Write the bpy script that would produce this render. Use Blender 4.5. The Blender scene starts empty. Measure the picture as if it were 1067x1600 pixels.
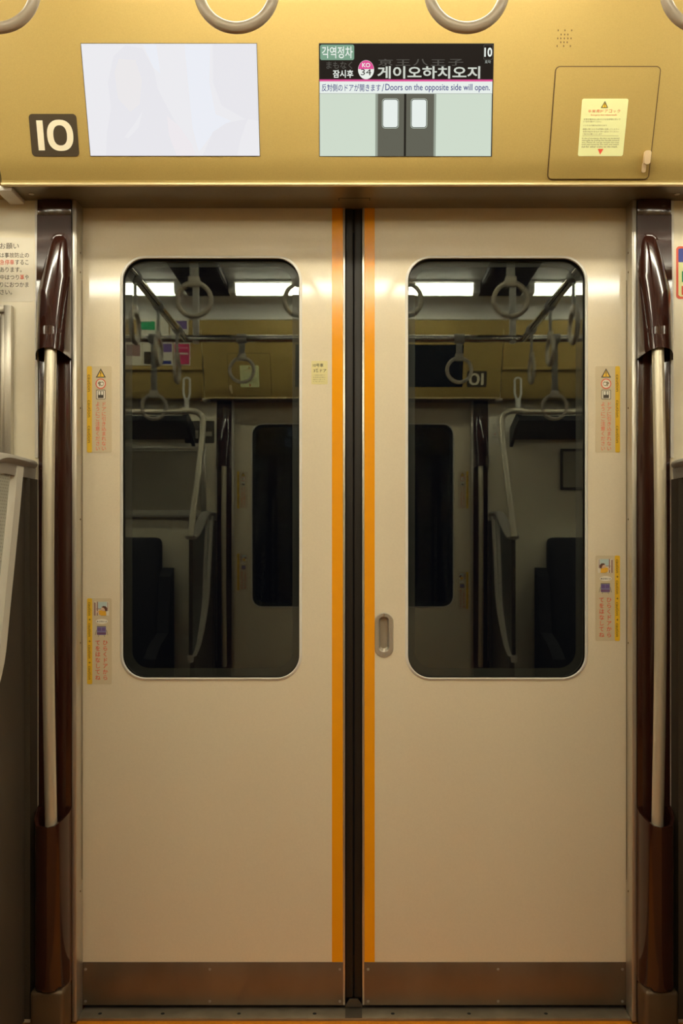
import bpy, bmesh, math, random
from mathutils import Vector, Matrix

SC = bpy.context.scene
COL = SC.collection
random.seed(4)

# ------------------------------------------------------------------ camera, world, exposure
F, CX, CY = 1400.0, 553.5, 862.0      # focal length and principal point for a 1067 x 1600 frame
D, H = 2.1, 1.08                      # camera distance from the doors, camera height above the floor
CAR = 2.71                            # door to door width of the car
LAMP_POWER = 30.0
LAMP_POWER_FAR = 36.0               # far tubes set stronger to fill the shade high on the doors
LAMP_COLOUR = (1.0, 0.935, 0.735, 1.0)

cam = bpy.data.objects.new('camera', bpy.data.cameras.new('camera'))
COL.objects.link(cam)
cam.location = (0, -D, H)
cam.rotation_euler = (math.pi / 2, 0, 0)
cam.data.sensor_fit = 'VERTICAL'
cam.data.sensor_height = 36
cam.data.sensor_width = 36
cam.data.lens = F / 1600 * 36
cam.data.shift_x = (533.5 - CX) / 1600
cam.data.shift_y = (CY - 800) / 1600
cam.data.clip_start = 0.01
SC.camera = cam
SC.view_settings.view_transform = 'Standard'
SC.view_settings.look = 'None'
SC.view_settings.gamma = 1
SC.view_settings.use_curve_mapping = False
SC.view_settings.exposure = 0.0
w = bpy.data.worlds.new('tunnel_night')
w.use_nodes = True
w.node_tree.nodes['Background'].inputs[0].default_value = (0.002, 0.002, 0.003, 1)
w.node_tree.nodes['Background'].inputs[1].default_value = 1.0
SC.world = w
SC.cycles.max_bounces = 10
SC.cycles.diffuse_bounces = 6
SC.cycles.glossy_bounces = 6
SC.cycles.transparent_max_bounces = 12
SC.cycles.caustics_reflective = False


# ------------------------------------------------------------------ materials
def mat(name, col, rough=0.5, metal=0.0, spec=0.5, coat=0.0, noise=0.0, nscale=60, stretch=None, bump=0.0, bscale=400, emit=None, estr=1.0):
    m = bpy.data.materials.new(name)
    m.use_nodes = True
    nt = m.node_tree
    b = nt.nodes['Principled BSDF']
    b.inputs['Base Color'].default_value = (*col, 1)
    b.inputs['Roughness'].default_value = rough
    b.inputs['Metallic'].default_value = metal
    b.inputs['Specular IOR Level'].default_value = spec
    b.inputs['Coat Weight'].default_value = coat
    b.inputs['Coat Roughness'].default_value = 0.04
    if noise or bump:
        tc = nt.nodes.new('ShaderNodeTexCoord')
        mp = nt.nodes.new('ShaderNodeMapping')
        nt.links.new(tc.outputs['Object'], mp.inputs['Vector'])
        if stretch:
            mp.inputs['Scale'].default_value = stretch
    if noise:
        n = nt.nodes.new('ShaderNodeTexNoise')
        n.inputs['Scale'].default_value = nscale
        n.inputs['Detail'].default_value = 4
        nt.links.new(mp.outputs['Vector'], n.inputs['Vector'])
        r = nt.nodes.new('ShaderNodeMapRange')
        r.inputs['From Min'].default_value = 0.3
        r.inputs['From Max'].default_value = 0.7
        r.inputs['To Min'].default_value = 1 - noise
        r.inputs['To Max'].default_value = 1 + noise
        nt.links.new(n.outputs['Fac'], r.inputs['Value'])
        x = nt.nodes.new('ShaderNodeMix')
        x.data_type = 'RGBA'
        x.blend_type = 'MULTIPLY'
        x.inputs[0].default_value = 1
        x.inputs[6].default_value = (*col, 1)
        nt.links.new(r.outputs['Result'], x.inputs[7])
        nt.links.new(x.outputs[2], b.inputs['Base Color'])
        if stretch:
            rr = nt.nodes.new('ShaderNodeMapRange')
            rr.inputs['To Min'].default_value = max(0.05, rough - 0.1)
            rr.inputs['To Max'].default_value = rough + 0.1
            nt.links.new(n.outputs['Fac'], rr.inputs['Value'])
            nt.links.new(rr.outputs['Result'], b.inputs['Roughness'])
    if bump:
        n2 = nt.nodes.new('ShaderNodeTexNoise')
        n2.inputs['Scale'].default_value = bscale
        n2.inputs['Detail'].default_value = 3
        nt.links.new(mp.outputs['Vector'], n2.inputs['Vector'])
        bp = nt.nodes.new('ShaderNodeBump')
        bp.inputs['Strength'].default_value = bump
        bp.inputs['Distance'].default_value = 0.001
        nt.links.new(n2.outputs['Fac'], bp.inputs['Height'])
        nt.links.new(bp.outputs['Normal'], b.inputs['Normal'])
    if emit:
        b.inputs['Emission Color'].default_value = (*emit, 1)
        b.inputs['Emission Strength'].default_value = estr
    return m


def screen_mat(name, col, s=1.0):
    return mat(name, (0.002, 0.002, 0.002), rough=0.3, spec=0.06, emit=col, estr=s)


def glass_mat(name, refl, tint):
    m = bpy.data.materials.new(name)
    m.use_nodes = True
    nt = m.node_tree
    nt.nodes.remove(nt.nodes['Principled BSDF'])
    t = nt.nodes.new('ShaderNodeBsdfTransparent')
    t.inputs['Color'].default_value = (*tint, 1)
    g = nt.nodes.new('ShaderNodeBsdfGlossy')
    g.inputs['Roughness'].default_value = 0.0
    g.inputs['Color'].default_value = (0.95, 1.0, 0.95, 1)
    fr = nt.nodes.new('ShaderNodeLayerWeight')
    fr.inputs['Blend'].default_value = 0.15
    mr = nt.nodes.new('ShaderNodeMapRange')
    mr.inputs['To Min'].default_value = refl
    mr.inputs['To Max'].default_value = 1.0
    nt.links.new(fr.outputs['Fresnel'], mr.inputs['Value'])
    mx = nt.nodes.new('ShaderNodeMixShader')
    mx.inputs[0].default_value = refl
    nt.links.new(t.outputs[0], mx.inputs[1])
    nt.links.new(g.outputs[0], mx.inputs[2])
    nt.links.new(mx.outputs[0], nt.nodes['Material Output'].inputs[0])
    return m


M = {
    'door': mat('cream_door_paint', (0.76, 0.665, 0.485), rough=0.08, spec=0.5, noise=0.02, nscale=300, bump=0.02, bscale=250),
    'wall': mat('cream_wall_laminate', (0.84, 0.76, 0.57), rough=0.28, noise=0.02, nscale=30),
    'white': mat('white_plastic', (0.78, 0.75, 0.68), rough=0.35),
    'ceil': mat('ceiling_white', (0.72, 0.70, 0.64), rough=0.5, noise=0.02, nscale=20),
    'gold': mat('gold_satin_panel', (0.42, 0.292, 0.080), rough=0.55, metal=0.08, spec=0.5, noise=0.05, nscale=420, bump=0.06, bscale=700),
    'goldlip': mat('gold_edge_highlight', (0.80, 0.66, 0.36), rough=0.3, metal=0.3),
    'under': mat('taupe_soffit', (0.20, 0.16, 0.10), rough=0.30, metal=0.2, noise=0.04, nscale=80),
    'foot': mat('dull_bronze_foot', (0.13, 0.085, 0.045), rough=0.4, metal=0.4),
    'brown': mat('brown_gloss_plastic', (0.034, 0.0095, 0.006), rough=0.12, spec=0.6, coat=0.3),
    'alu': mat('satin_aluminium', (0.60, 0.56, 0.48), rough=0.32, metal=0.75, noise=0.05, nscale=40, stretch=(60, 60, 1.5)),
    'steel': mat('brushed_stainless', (0.25, 0.205, 0.155), rough=0.42, metal=0.85, noise=0.10, nscale=6, stretch=(2, 30, 1.2)),
    'sill': mat('worn_sill_metal', (0.30, 0.25, 0.18), rough=0.4, metal=0.6, noise=0.15, nscale=25),
    'pole': mat('pole_satin_steel', (0.66, 0.60, 0.46), rough=0.30, metal=0.55),
    'chrome': mat('chrome', (0.75, 0.73, 0.70), rough=0.12, metal=1.0),
    'rubber': mat('black_rubber', (0.016, 0.012, 0.009), rough=0.42, spec=0.35),
    'black': mat('matt_black', (0.006, 0.006, 0.006), rough=0.6),
    'orange': mat('orange_stripe', (0.90, 0.36, 0.006), rough=0.14),
    'ring': mat('warm_grey_ring', (0.60, 0.53, 0.42), rough=0.22, spec=0.5),
    'strap': mat('grey_strap', (0.36, 0.34, 0.30), rough=0.6),
    'floor': mat('floor_vinyl', (0.26, 0.085, 0.004), rough=0.5, noise=0.12, nscale=250),
    'floorstrip': mat('orange_doorway_floor', (0.62, 0.205, 0.004), rough=0.5, noise=0.12, nscale=250),
    'partition': mat('dark_brown_partition', (0.062, 0.048, 0.032), rough=0.5, noise=0.22, nscale=160, stretch=(1, 1, 5)),
    'cap': mat('grey_partition_cap', (0.33, 0.30, 0.25), rough=0.35),
    'bar': mat('pale_partition_bar', (0.66, 0.62, 0.52), rough=0.3),
    'seat': mat('charcoal_seat', (0.020, 0.019, 0.020), rough=0.9, bump=0.3, bscale=600),
    'seatframe': mat('seat_grey', (0.12, 0.12, 0.12), rough=0.5),
    'lampbody': mat('lamp_housing', (0.80, 0.79, 0.75), rough=0.45),
    'vent': mat('dark_vent', (0.055, 0.045, 0.035), rough=0.6),
    'shade': mat('beige_roller_shade', (0.42, 0.37, 0.27), rough=0.75, noise=0.2, nscale=60, stretch=(40, 1, 4)),
    'rack': mat('rack_dark', (0.05, 0.048, 0.045), rough=0.45, metal=0.4),
    'sticker': mat('clear_sticker', (0.66, 0.555, 0.365), rough=0.25),
    'notice': mat('pale_notice', (0.80, 0.74, 0.60), rough=0.35),
    'yellow': mat('yellow_print', (0.86, 0.54, 0.03), rough=0.3),
    'red': mat('red_print', (0.74, 0.10, 0.05), rough=0.4),
    'palered': mat('pale_red_print', (0.78, 0.15, 0.09), rough=0.4),
    'ink': mat('dark_print', (0.06, 0.045, 0.03), rough=0.5),
    'brownink': mat('brown_print', (0.22, 0.12, 0.02), rough=0.5),
    'greyink': mat('grey_print', (0.25, 0.21, 0.13), rough=0.5),
    'paleyellow': mat('pale_yellow_label', (0.80, 0.82, 0.42), rough=0.4),
    'dullyellow': mat('dull_yellow_label', (0.72, 0.64, 0.30), rough=0.4),
    'whiteprint': mat('white_print', (0.85, 0.80, 0.68), rough=0.4),
    'signbrown': mat('sign_dark_brown', (0.060, 0.042, 0.022), rough=0.35),
    'signwhite': mat('sign_ivory', (0.90, 0.82, 0.62), rough=0.35),
    'latch': mat('ivory_latch', (0.78, 0.60, 0.36), rough=0.35),
    'groove': mat('panel_groove', (0.13, 0.075, 0.02), rough=0.6),
    'skin': mat('print_skin', (0.75, 0.50, 0.33), rough=0.5),
    'hair': mat('print_dark_brown', (0.10, 0.035, 0.02), rough=0.5),
    'lilac': mat('print_lilac', (0.22, 0.20, 0.36), rough=0.5),
    'purple': mat('print_purple', (0.17, 0.08, 0.17), rough=0.5),
    'sky': mat('print_pale_blue', (0.50, 0.62, 0.60), rough=0.5),
    'mauve': mat('print_mauve', (0.34, 0.20, 0.16), rough=0.5),
    'shirt': mat('print_shirt', (0.88, 0.48, 0.04), rough=0.5),
    'blue': mat('print_blue', (0.035, 0.05, 0.30), rough=0.4),
    'green': mat('print_green', (0.03, 0.30, 0.12), rough=0.4),
    'magenta': mat('print_magenta', (0.60, 0.05, 0.14), rough=0.4),
    'violet': mat('print_violet', (0.16, 0.10, 0.28), rough=0.4),
    'perf': mat('perforated_cream', (0.48, 0.47, 0.38), rough=0.45),
    'infill': mat('smoked_infill', (0.035, 0.034, 0.026), rough=0.3),
    'perfdot': mat('perforation_grey', (0.27, 0.26, 0.20), rough=0.6),
    's_white': screen_mat('screen_white', (0.835, 0.83, 0.86), 1.0),
    's_grey': screen_mat('screen_lavender', (0.803, 0.796, 0.835), 1.0),
    's_blue': screen_mat('screen_pale_blue', (0.83, 0.85, 0.91), 1.0),
    's_pink': screen_mat('screen_pale_pink', (0.85, 0.815, 0.845), 1.0),
    's_skin': screen_mat('screen_pale_skin', (0.83, 0.81, 0.82), 1.0),
    's_black': screen_mat('screen_black', (0.014, 0.010, 0.008), 1.0),
    's_badge': screen_mat('screen_badge_green', (0.20, 0.36, 0.25), 1.0),
    's_text': screen_mat('screen_text_white', (0.82, 0.86, 0.80), 1.0),
    's_dim': screen_mat('screen_text_dim', (0.085, 0.08, 0.07), 1.0),
    's_main': screen_mat('screen_text_grey', (0.62, 0.65, 0.58), 1.0),
    's_mag': screen_mat('screen_magenta', (0.75, 0.08, 0.30), 1.0),
    's_band': screen_mat('screen_band', (0.80, 0.86, 0.82), 1.0),
    's_navy': screen_mat('screen_navy', (0.055, 0.06, 0.22), 1.0),
    's_body': screen_mat('screen_body', (0.62, 0.71, 0.60), 1.0),
    's_line': screen_mat('screen_line', (0.42, 0.46, 0.42), 1.0),
    's_door': screen_mat('screen_door_grey', (0.12, 0.12, 0.092), 1.0),
    's_doordark': screen_mat('screen_door_dark', (0.018, 0.016, 0.012), 1.0),
    's_jamb': screen_mat('screen_jamb', (0.30, 0.34, 0.28), 1.0),
    's_dark': mat('screen_off_angle_dark', (0.012, 0.014, 0.016), rough=0.12),
    'tube_far': screen_mat('fluorescent_tube_bright', LAMP_COLOUR[:3], LAMP_POWER_FAR),
    'tube': screen_mat('fluorescent_tube', LAMP_COLOUR[:3], LAMP_POWER),
    'pane_far': glass_mat('far_window_glass', 0.035, (0.80, 0.84, 0.80)),
    'pane': glass_mat('window_glass', 0.072, (0.86, 0.90, 0.86)),
}


# ------------------------------------------------------------------ planes and pages
class Pl:
    """A real plane in the car; px() gives the point of it that the photograph shows at a pixel."""
    def __init__(s, o, n):
        s.o, s.n = Vector(o), Vector(n).normalized()

    def px(s, x, y, off=0.0):
        e = Vector((0, -D, H))
        d = Vector(((x - CX) / F, 1, -(y - CY) / F))
        t = (s.o + s.n * 0.0 - e).dot(s.n) / d.dot(s.n)
        return e + d * t + s.n * off


DOORP = Pl((0, 0, 0), (0, -1, 0))
WALLY = -0.045
WALLP = Pl((0, WALLY, 0), (0, -1, 0))
SL = 0.345
FY, FZ = -0.128, H + 0.805            # lower front edge of the overhead panel
FASC = Pl((0, FY, FZ), (0, -1, -SL))
FTOP = 0.334                          # rise of the panel


def fasc(x, t, off=0.0):              # point on the overhead panel: t metres above its lower edge
    return Vector((x, FY - SL * t, FZ + t)) + FASC.n * off


class Page:
    """A quadrilateral on a plane, with local coordinates in photograph pixels."""
    def __init__(s, plane, q, wh=None):
        s.pl = plane
        s.c = [plane.px(*p) for p in q]      # TL TR BR BL
        s.w, s.h = wh or ((q[1][0] - q[0][0]), (q[3][1] - q[0][1]))

    def at(s, x, y, off):
        u, v = x / s.w, y / s.h
        a = s.c[0].lerp(s.c[1], u)
        b = s.c[3].lerp(s.c[2], u)
        return a.lerp(b, v) + s.pl.n * off


def flat_page(plane, x0, y0, x1, y1):
    p = Page(plane, [(x0, y0), (x1, y0), (x1, y1), (x0, y1)])
    p.x0, p.y0 = x0, y0
    return p


TXT = {}


def glyphs(s, bold=0.0):
    k = (s, bold)
    if k not in TXT:
        c = bpy.data.curves.new('lettering', 'FONT')
        c.body, c.size, c.offset = s, 1, bold
        c.resolution_u = 3
        o = bpy.data.objects.new('lettering', c)
        COL.objects.link(o)
        me = bpy.data.meshes.new_from_object(o)
        TXT[k] = ([(v.co.x, v.co.y) for v in me.vertices], [list(p.vertices) for p in me.polygons])
        bpy.data.objects.remove(o)
        bpy.data.meshes.remove(me)
        bpy.data.curves.remove(c)
    return TXT[k]


# ------------------------------------------------------------------ mesh builder
ORIG = {}


class MB:
    def __init__(s):
        s.v, s.f, s.m, s.mats = [], [], [], []

    def mi(s, m):
        if m not in s.mats:
            s.mats.append(m)
        return s.mats.index(m)

    def add(s, vs, fs, m):
        k = len(s.v)
        i = s.mi(m)
        s.v += [Vector(p) for p in vs]
        for f in fs:
            s.f.append([k + a for a in f])
            s.m.append(i)
        return s

    def bm(s, b, m):
        b.verts.index_update()
        s.add([v.co.copy() for v in b.verts], [[v.index for v in f.verts] for f in b.faces], m)
        b.free()
        return s

    def box(s, x0, x1, y0, y1, z0, z1, m, bev=0.0, seg=2):
        b = bmesh.new()
        bmesh.ops.create_cube(b, size=1)
        for v in b.verts:
            v.co = Vector(((x0 + x1) / 2 + v.co.x * (x1 - x0), (y0 + y1) / 2 + v.co.y * (y1 - y0), (z0 + z1) / 2 + v.co.z * (z1 - z0)))
        if bev:
            bmesh.ops.bevel(b, geom=list(b.edges), offset=bev, segments=seg, affect='EDGES', profile=0.5)
        return s.bm(b, m)

    def tube(s, path, r, m, n=14, closed=False, caps=True, up=None):
        path = [Vector(p) for p in path]
        N = len(path)
        rs = r if isinstance(r, (list, tuple)) else [r] * N
        vs, prev = [], None
        for i, p in enumerate(path):
            if closed:
                t = path[(i + 1) % N] - path[i - 1]
            else:
                t = path[min(i + 1, N - 1)] - path[max(i - 1, 0)]
            t.normalize()
            if prev is None:
                a = Vector(up) if up else (Vector((0, 0, 1)) if abs(t.z) < 0.9 else Vector((1, 0, 0)))
                u = (a - t * a.dot(t)).normalized()
            else:
                u = (prev - t * prev.dot(t)).normalized()
            prev = u
            q = t.cross(u)
            for k in range(n):
                an = 2 * math.pi * k / n
                vs.append(p + (u * math.cos(an) + q * math.sin(an)) * rs[i])
        fs = []
        for i in range(N if closed else N - 1):
            j = (i + 1) % N
            for k in range(n):
                l = (k + 1) % n
                fs.append([i * n + k, j * n + k, j * n + l, i * n + l])
        if caps and not closed:
            fs.append(list(range(n)))
            fs.append([(N - 1) * n + k for k in range(n)][::-1])
        return s.add(vs, fs, m)

    def prism(s, pts, d, m):
        """closed 3-D polygon pushed along vector d"""
        pts = [Vector(p) for p in pts]
        d = Vector(d)
        n = len(pts)
        return s.add(pts + [p + d for p in pts], [list(range(n)), [n + i for i in range(n)][::-1]] + [[i, n + i, n + (i + 1) % n, (i + 1) % n][::-1] for i in range(n)], m)

    # flat printing on a page
    def poly(s, pg, pts, off, m):
        return s.add([pg.at(x, y, off) for x, y in pts], [list(range(len(pts)))], m)

    def slab(s, pg, pts, o0, o1, m):
        n = len(pts)
        vs = [pg.at(x, y, o1) for x, y in pts] + [pg.at(x, y, o0) for x, y in pts]
        return s.add(vs, [list(range(n)), [n + i for i in range(n)][::-1]] + [[i, n + i, n + (i + 1) % n, (i + 1) % n] for i in range(n)], m)

    def band(s, pg, outer, inner, off, m):
        n = len(outer)
        vs = [pg.at(x, y, off) for x, y in outer] + [pg.at(x, y, off) for x, y in inner]
        return s.add(vs, [[i, (i + 1) % n, n + (i + 1) % n, n + i] for i in range(n)], m)

    def text(s, pg, t, x0, y0, x1, y1, off, m, bold=0.0, rot=False):
        vs, fs = glyphs(t, bold)
        a0, a1 = min(p[0] for p in vs), max(p[0] for p in vs)
        b0, b1 = min(p[1] for p in vs), max(p[1] for p in vs)
        out = []
        for gx, gy in vs:
            u, v = (gx - a0) / (a1 - a0), (gy - b0) / (b1 - b0)
            if rot:
                out.append(pg.at(x0 + (x1 - x0) * v, y0 + (y1 - y0) * u, off))
            else:
                out.append(pg.at(x0 + (x1 - x0) * u, y1 + (y0 - y1) * v, off))
        return s.add(out, fs, m)

    def vtext(s, pg, t, xc, y0, em, pitch, off, m, bold=0.0):
        for i, ch in enumerate(t):
            vs, fs = glyphs(ch, bold)
            s.add([pg.at(xc + (gx - 0.5) * em, y0 + pitch * (i + 0.5) - (gy - 0.38) * em, off) for gx, gy in vs], fs, m)
        return s

    def build(s, name, parent=None, loc=None, smooth=True, ang=35):
        o0 = ORIG[parent.name] if parent is not None else Vector(loc if loc else (0, 0, 0))
        me = bpy.data.meshes.new(name)
        me.from_pydata([p - o0 for p in s.v], [], s.f)
        for k in s.mats:
            me.materials.append(M[k])
        me.polygons.foreach_set('material_index', s.m)
        if smooth:
            me.polygons.foreach_set('use_smooth', [True] * len(s.f))
            me.set_sharp_from_angle(angle=math.radians(ang))
        me.update()
        o = bpy.data.objects.new(name, me)
        COL.objects.link(o)
        if parent is not None:
            o.parent = parent
        else:
            o.location = o0
        ORIG[o.name] = o0
        return o


def rrect(x0, y0, x1, y1, r, n=6):
    p = []
    for cx, cy, a in ((x1 - r, y0 + r, -90), (x1 - r, y1 - r, 0), (x0 + r, y1 - r, 90), (x0 + r, y0 + r, 180)):
        for i in range(n + 1):
            t = math.radians(a + 90 * i / n)
            p.append((cx + r * math.cos(t), cy + r * math.sin(t)))
    return p


def ell(cx, cy, rx, ry, n=40):
    return [(cx + rx * math.cos(2 * math.pi * i / n), cy + ry * math.sin(2 * math.pi * i / n)) for i in range(n)]


COPY = []          # (thing, label of its twin on the opposite side of the car)


def props(o, label=None, cat=None, group=None, kind=None):
    if label: o['label'] = label
    if cat: o['category'] = cat
    if group: o['group'] = group
    if kind: o['kind'] = kind
    return o


def thing(name, label, cat, loc, group=None, kind=None, twin=None):
    o = bpy.data.objects.new(name, None)
    o.empty_display_size = 0.05
    COL.objects.link(o)
    o.location = loc
    ORIG[o.name] = Vector(loc)
    props(o, label, cat, group, kind)
    if twin: COPY.append((o, twin))
    return o


def single(o, label, cat, group=None, kind=None, twin=None):
    props(o, label, cat, group, kind)
    if twin: COPY.append((o, twin))
    return o


# ------------------------------------------------------------------ the room shell
XE = 3.4
mb = MB()
mb.box(-XE, XE, -CAR - 0.3, 0.3, -0.06, 0, 'floor')
for y0, y1 in ((-0.34, -0.02), (-CAR + 0.02, -CAR + 0.34)):        # orange strips in front of the doors
    mb.add([(-0.635, y0, 0.0006), (0.635, y0, 0.0006), (0.635, y1, 0.0006), (-0.635, y1, 0.0006)], [[0, 1, 2, 3]], 'floorstrip')
single(mb.build('floor', loc=(0, -1.3, 0)), 'orange vinyl floor, a thin strip below the steel door sill', 'floor', kind='structure')

mb = MB()
mb.box(-XE, XE, -1.84, -0.87, H + 1.285, H + 1.32, 'ceil')
for a, b in ((-0.87, -0.2), (-CAR + 0.2, -CAR + 0.87)):
    mb.box(-XE, XE, a, b, H + 1.272, H + 1.32, 'ceil')
mb.box(-XE, XE, -0.48, -0.2, H + 1.25, H + 1.275, 'ceil')
mb.box(-XE, XE, -CAR + 0.2, -CAR + 0.48, H + 1.25, H + 1.275, 'ceil')
single(mb.build('ceiling', loc=(0, -1.355, H + 1.3)), 'white ceiling of the train car above the lamps', 'ceiling', kind='structure')

for nm, x in (('wall_left', -XE), ('wall_right', XE)):  # unseen walls added to close the car, darkened to cut bounce light
    mb = MB()
    mb.box(x - 0.03, x + 0.03, -CAR - 0.1, 0.1, 0, H + 1.32, 'under')
    single(mb.build(nm, loc=(x, -1.3, 0)), 'unseen taupe wall added to close the car on the %s' % nm[5:], 'wall', kind='structure')

XW = 0.7244        # outer face of the corner posts
mb = MB()
for s in (-1, 1):
    a, b = sorted((s * XW, s * XE))
    mb.box(a, b, WALLY, 0.02, 0, H + 0.86, 'wall')
mb.box(-XE, XE, 0.055, 0.09, H + 0.78, H + 1.31, 'wall')
front = single(mb.build('wall_front', loc=(0, 0, 0)), 'cream side wall panels outside the brown door posts', 'wall', kind='structure',
               twin='cream side wall on the far side of the aisle, mirrored in the door glass')

# cove above the gold panels
mb = MB()
ty, tz = FY - SL * FTOP, FZ + FTOP
mb.add([(-XE, ty + 0.004, tz), (XE, ty + 0.004, tz), (XE, ty - 0.010, tz + 0.050), (-XE, ty - 0.010, tz + 0.050)], [[0, 1, 2, 3]], 'gold')
pts = []
for i in range(9):
    a = math.radians(90 * i / 8)
    pts.append((ty - 0.018 - 0.085 * (1 - math.cos(a)), tz + 0.055 + 0.062 * math.sin(a)))
vs = []
for y, z in pts:
    vs += [(-XE, y, z), (XE, y, z)]
mb.add(vs, [[2 * i, 2 * i + 1, 2 * i + 3, 2 * i + 2] for i in range(8)], 'ceil')
mb.box(-XE, XE, ty - 0.020, ty + 0.02, tz + 0.047, tz + 0.056, 'white', bev=0.003)
single(mb.build('trim_1', loc=(0, ty, tz)), 'cove strip between the gold panel and the ceiling', 'trim', kind='structure',
       twin='cove strip over the far gold panel, mirrored in the glass')

# gold panels over the seats, beyond the door bay
for s, n, lb in ((-1, 'trim_2', 'left'), (1, 'trim_3', 'right')):
    mb = MB()
    a, b = sorted((s * 0.778, s * XE))
    prof = [(FY - SL * FTOP, FZ + FTOP), (FY - SL * 0.155, FZ + 0.155), (FY - SL * 0.155 - 0.012, FZ + 0.150), (FY - SL * 0.150 - 0.012, FZ + 0.140),
            (FY - SL * 0.14, FZ + 0.136), (FY + 0.003, FZ + 0.002), (WALLY - 0.002, FZ + 0.002)]
    vs = []
    for y, z in prof:
        vs += [(a, y, z), (b, y, z)]
    mb.add(vs, [[2 * i, 2 * i + 1, 2 * i + 3, 2 * i + 2] for i in range(len(prof) - 1)], 'gold')
    single(mb.build(n, loc=(s * 1.5, FY, FZ)), 'gold panel over the seats, %s of the door bay' % lb, 'panel', kind='structure',
           twin='gold panel over the far seats, %s end of the far door bay' % lb)

# ------------------------------------------------------------------ overhead panel with its hatch
XP = 0.775
op = thing('overhead_panel', 'wide gold panel above the doors holding both screens', 'panel', (0, FY, FZ),
           twin='gold panel over the opposite doors, seen mirrored in the window glass')
mb = MB()
FL = 0.003                                            # how far the lower lip flares out
ts = [0.0035 + 0.0085 * i / 8 for i in range(9)]
prof = [fasc(0, t, FL * ((0.012 - t) / 0.0085) ** 2) for t in ts] + [fasc(0, FTOP), fasc(0, FTOP, -0.008), fasc(0, 0.02, -0.008), fasc(0, 0.0035, -0.004)]
mb.prism([(-XP, p.y, p.z) for p in prof], (2 * XP, 0, 0), 'gold')
mb.build('face_plate', op)
mb = MB()
mb.box(-XP, XP, FY - FL + 0.003, 0.048, FZ, FZ + 0.005, 'under', bev=0.001)
for s in (-1, 1):                                   # screws and the raised end tabs
    mb.tube([(s * 0.726, -0.085, FZ - 0.0015), (s * 0.726, -0.085, FZ + 0.002)], 0.006, 'alu', n=16)
    mb.box(min(s * 0.755, s * 0.79), max(s * 0.755, s * 0.79), -0.125, WALLY, FZ - 0.010, FZ + 0.004, 'white', bev=0.003)
for x0, x1, y0, y1 in ((-0.036, 0.036, -0.0605, -0.0590), (-0.036, -0.0345, -0.0605, -0.046), (0.0345, 0.036, -0.0605, -0.046)):
    mb.box(x0, x1, y0, y1, FZ - 0.0004, FZ + 0.001, 'black')
mb.build('soffit', op)
mb = MB()
mb.tube([(-XP, FY - FL + 0.001, FZ + 0.0018), (XP, FY - FL + 0.001, FZ + 0.0018)], 0.0042, 'goldlip', n=16)  # bead paler than the panel: the light it catches is in its colour
mb.build('edge_strip', op)

hp = Page(FASC, [(868, 104), (1032.3, 104), (1012.5, 280.5), (855, 280.5)], (160, 176))
mb = MB()
mb.slab(hp, rrect(1.1, 1.1, 158.9, 174.9, 6), 0.0006, 0.0026, 'gold')
hatch = mb.build('hatch', op)
mb = MB()
mb.band(hp, rrect(-0.9, -0.9, 160.9, 176.9, 8), rrect(1.3, 1.3, 158.7, 174.7, 6), 0.0005, 'groove')
mb.build('hatch_gap', hatch)
mb = MB()
mb.slab(hp, rrect(148, 130, 158, 152, 4), 0.0026, 0.012, 'latch')
mb.slab(hp, rrect(147.2, 149, 153, 165, 2.5), 0.0026, 0.008, 'latch')
b_ = mb.build('latch', hatch)
props(b_, 'ivory thumb latch at the lower right of the hatch')
mb = MB()
sp = flat_page(FASC, 870, 44, 894, 75)
for row, (y, xs) in enumerate(((47.5, (872, 882.5, 893)), (54, (876.5, 882, 887)), (60, (871.3, 876, 881.5, 887, 892)), (66, (876, 881, 886)), (72, (870.3, 880.5, 891)))):
    for x in xs:
        mb.poly(sp, ell(x - 870, y - 44, 1.0, 1.7, 10), 0.0004, 'groove')
mb.build('speaker_holes', op)

# ------------------------------------------------------------------ doors
GAP0, GAP1 = 539.0, 566.0
LEAF_TOP = H + 0.812


def dx(px): return (px - CX) * D / F
def dz(py): return H - (py - CY) * D / F


def window_loop(x0, y0, x1, y1, r, n=12):
    return [(dx(x), dz(y)) for x, y in rrect(x0, y0, x1, y1, r, n)]


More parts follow.
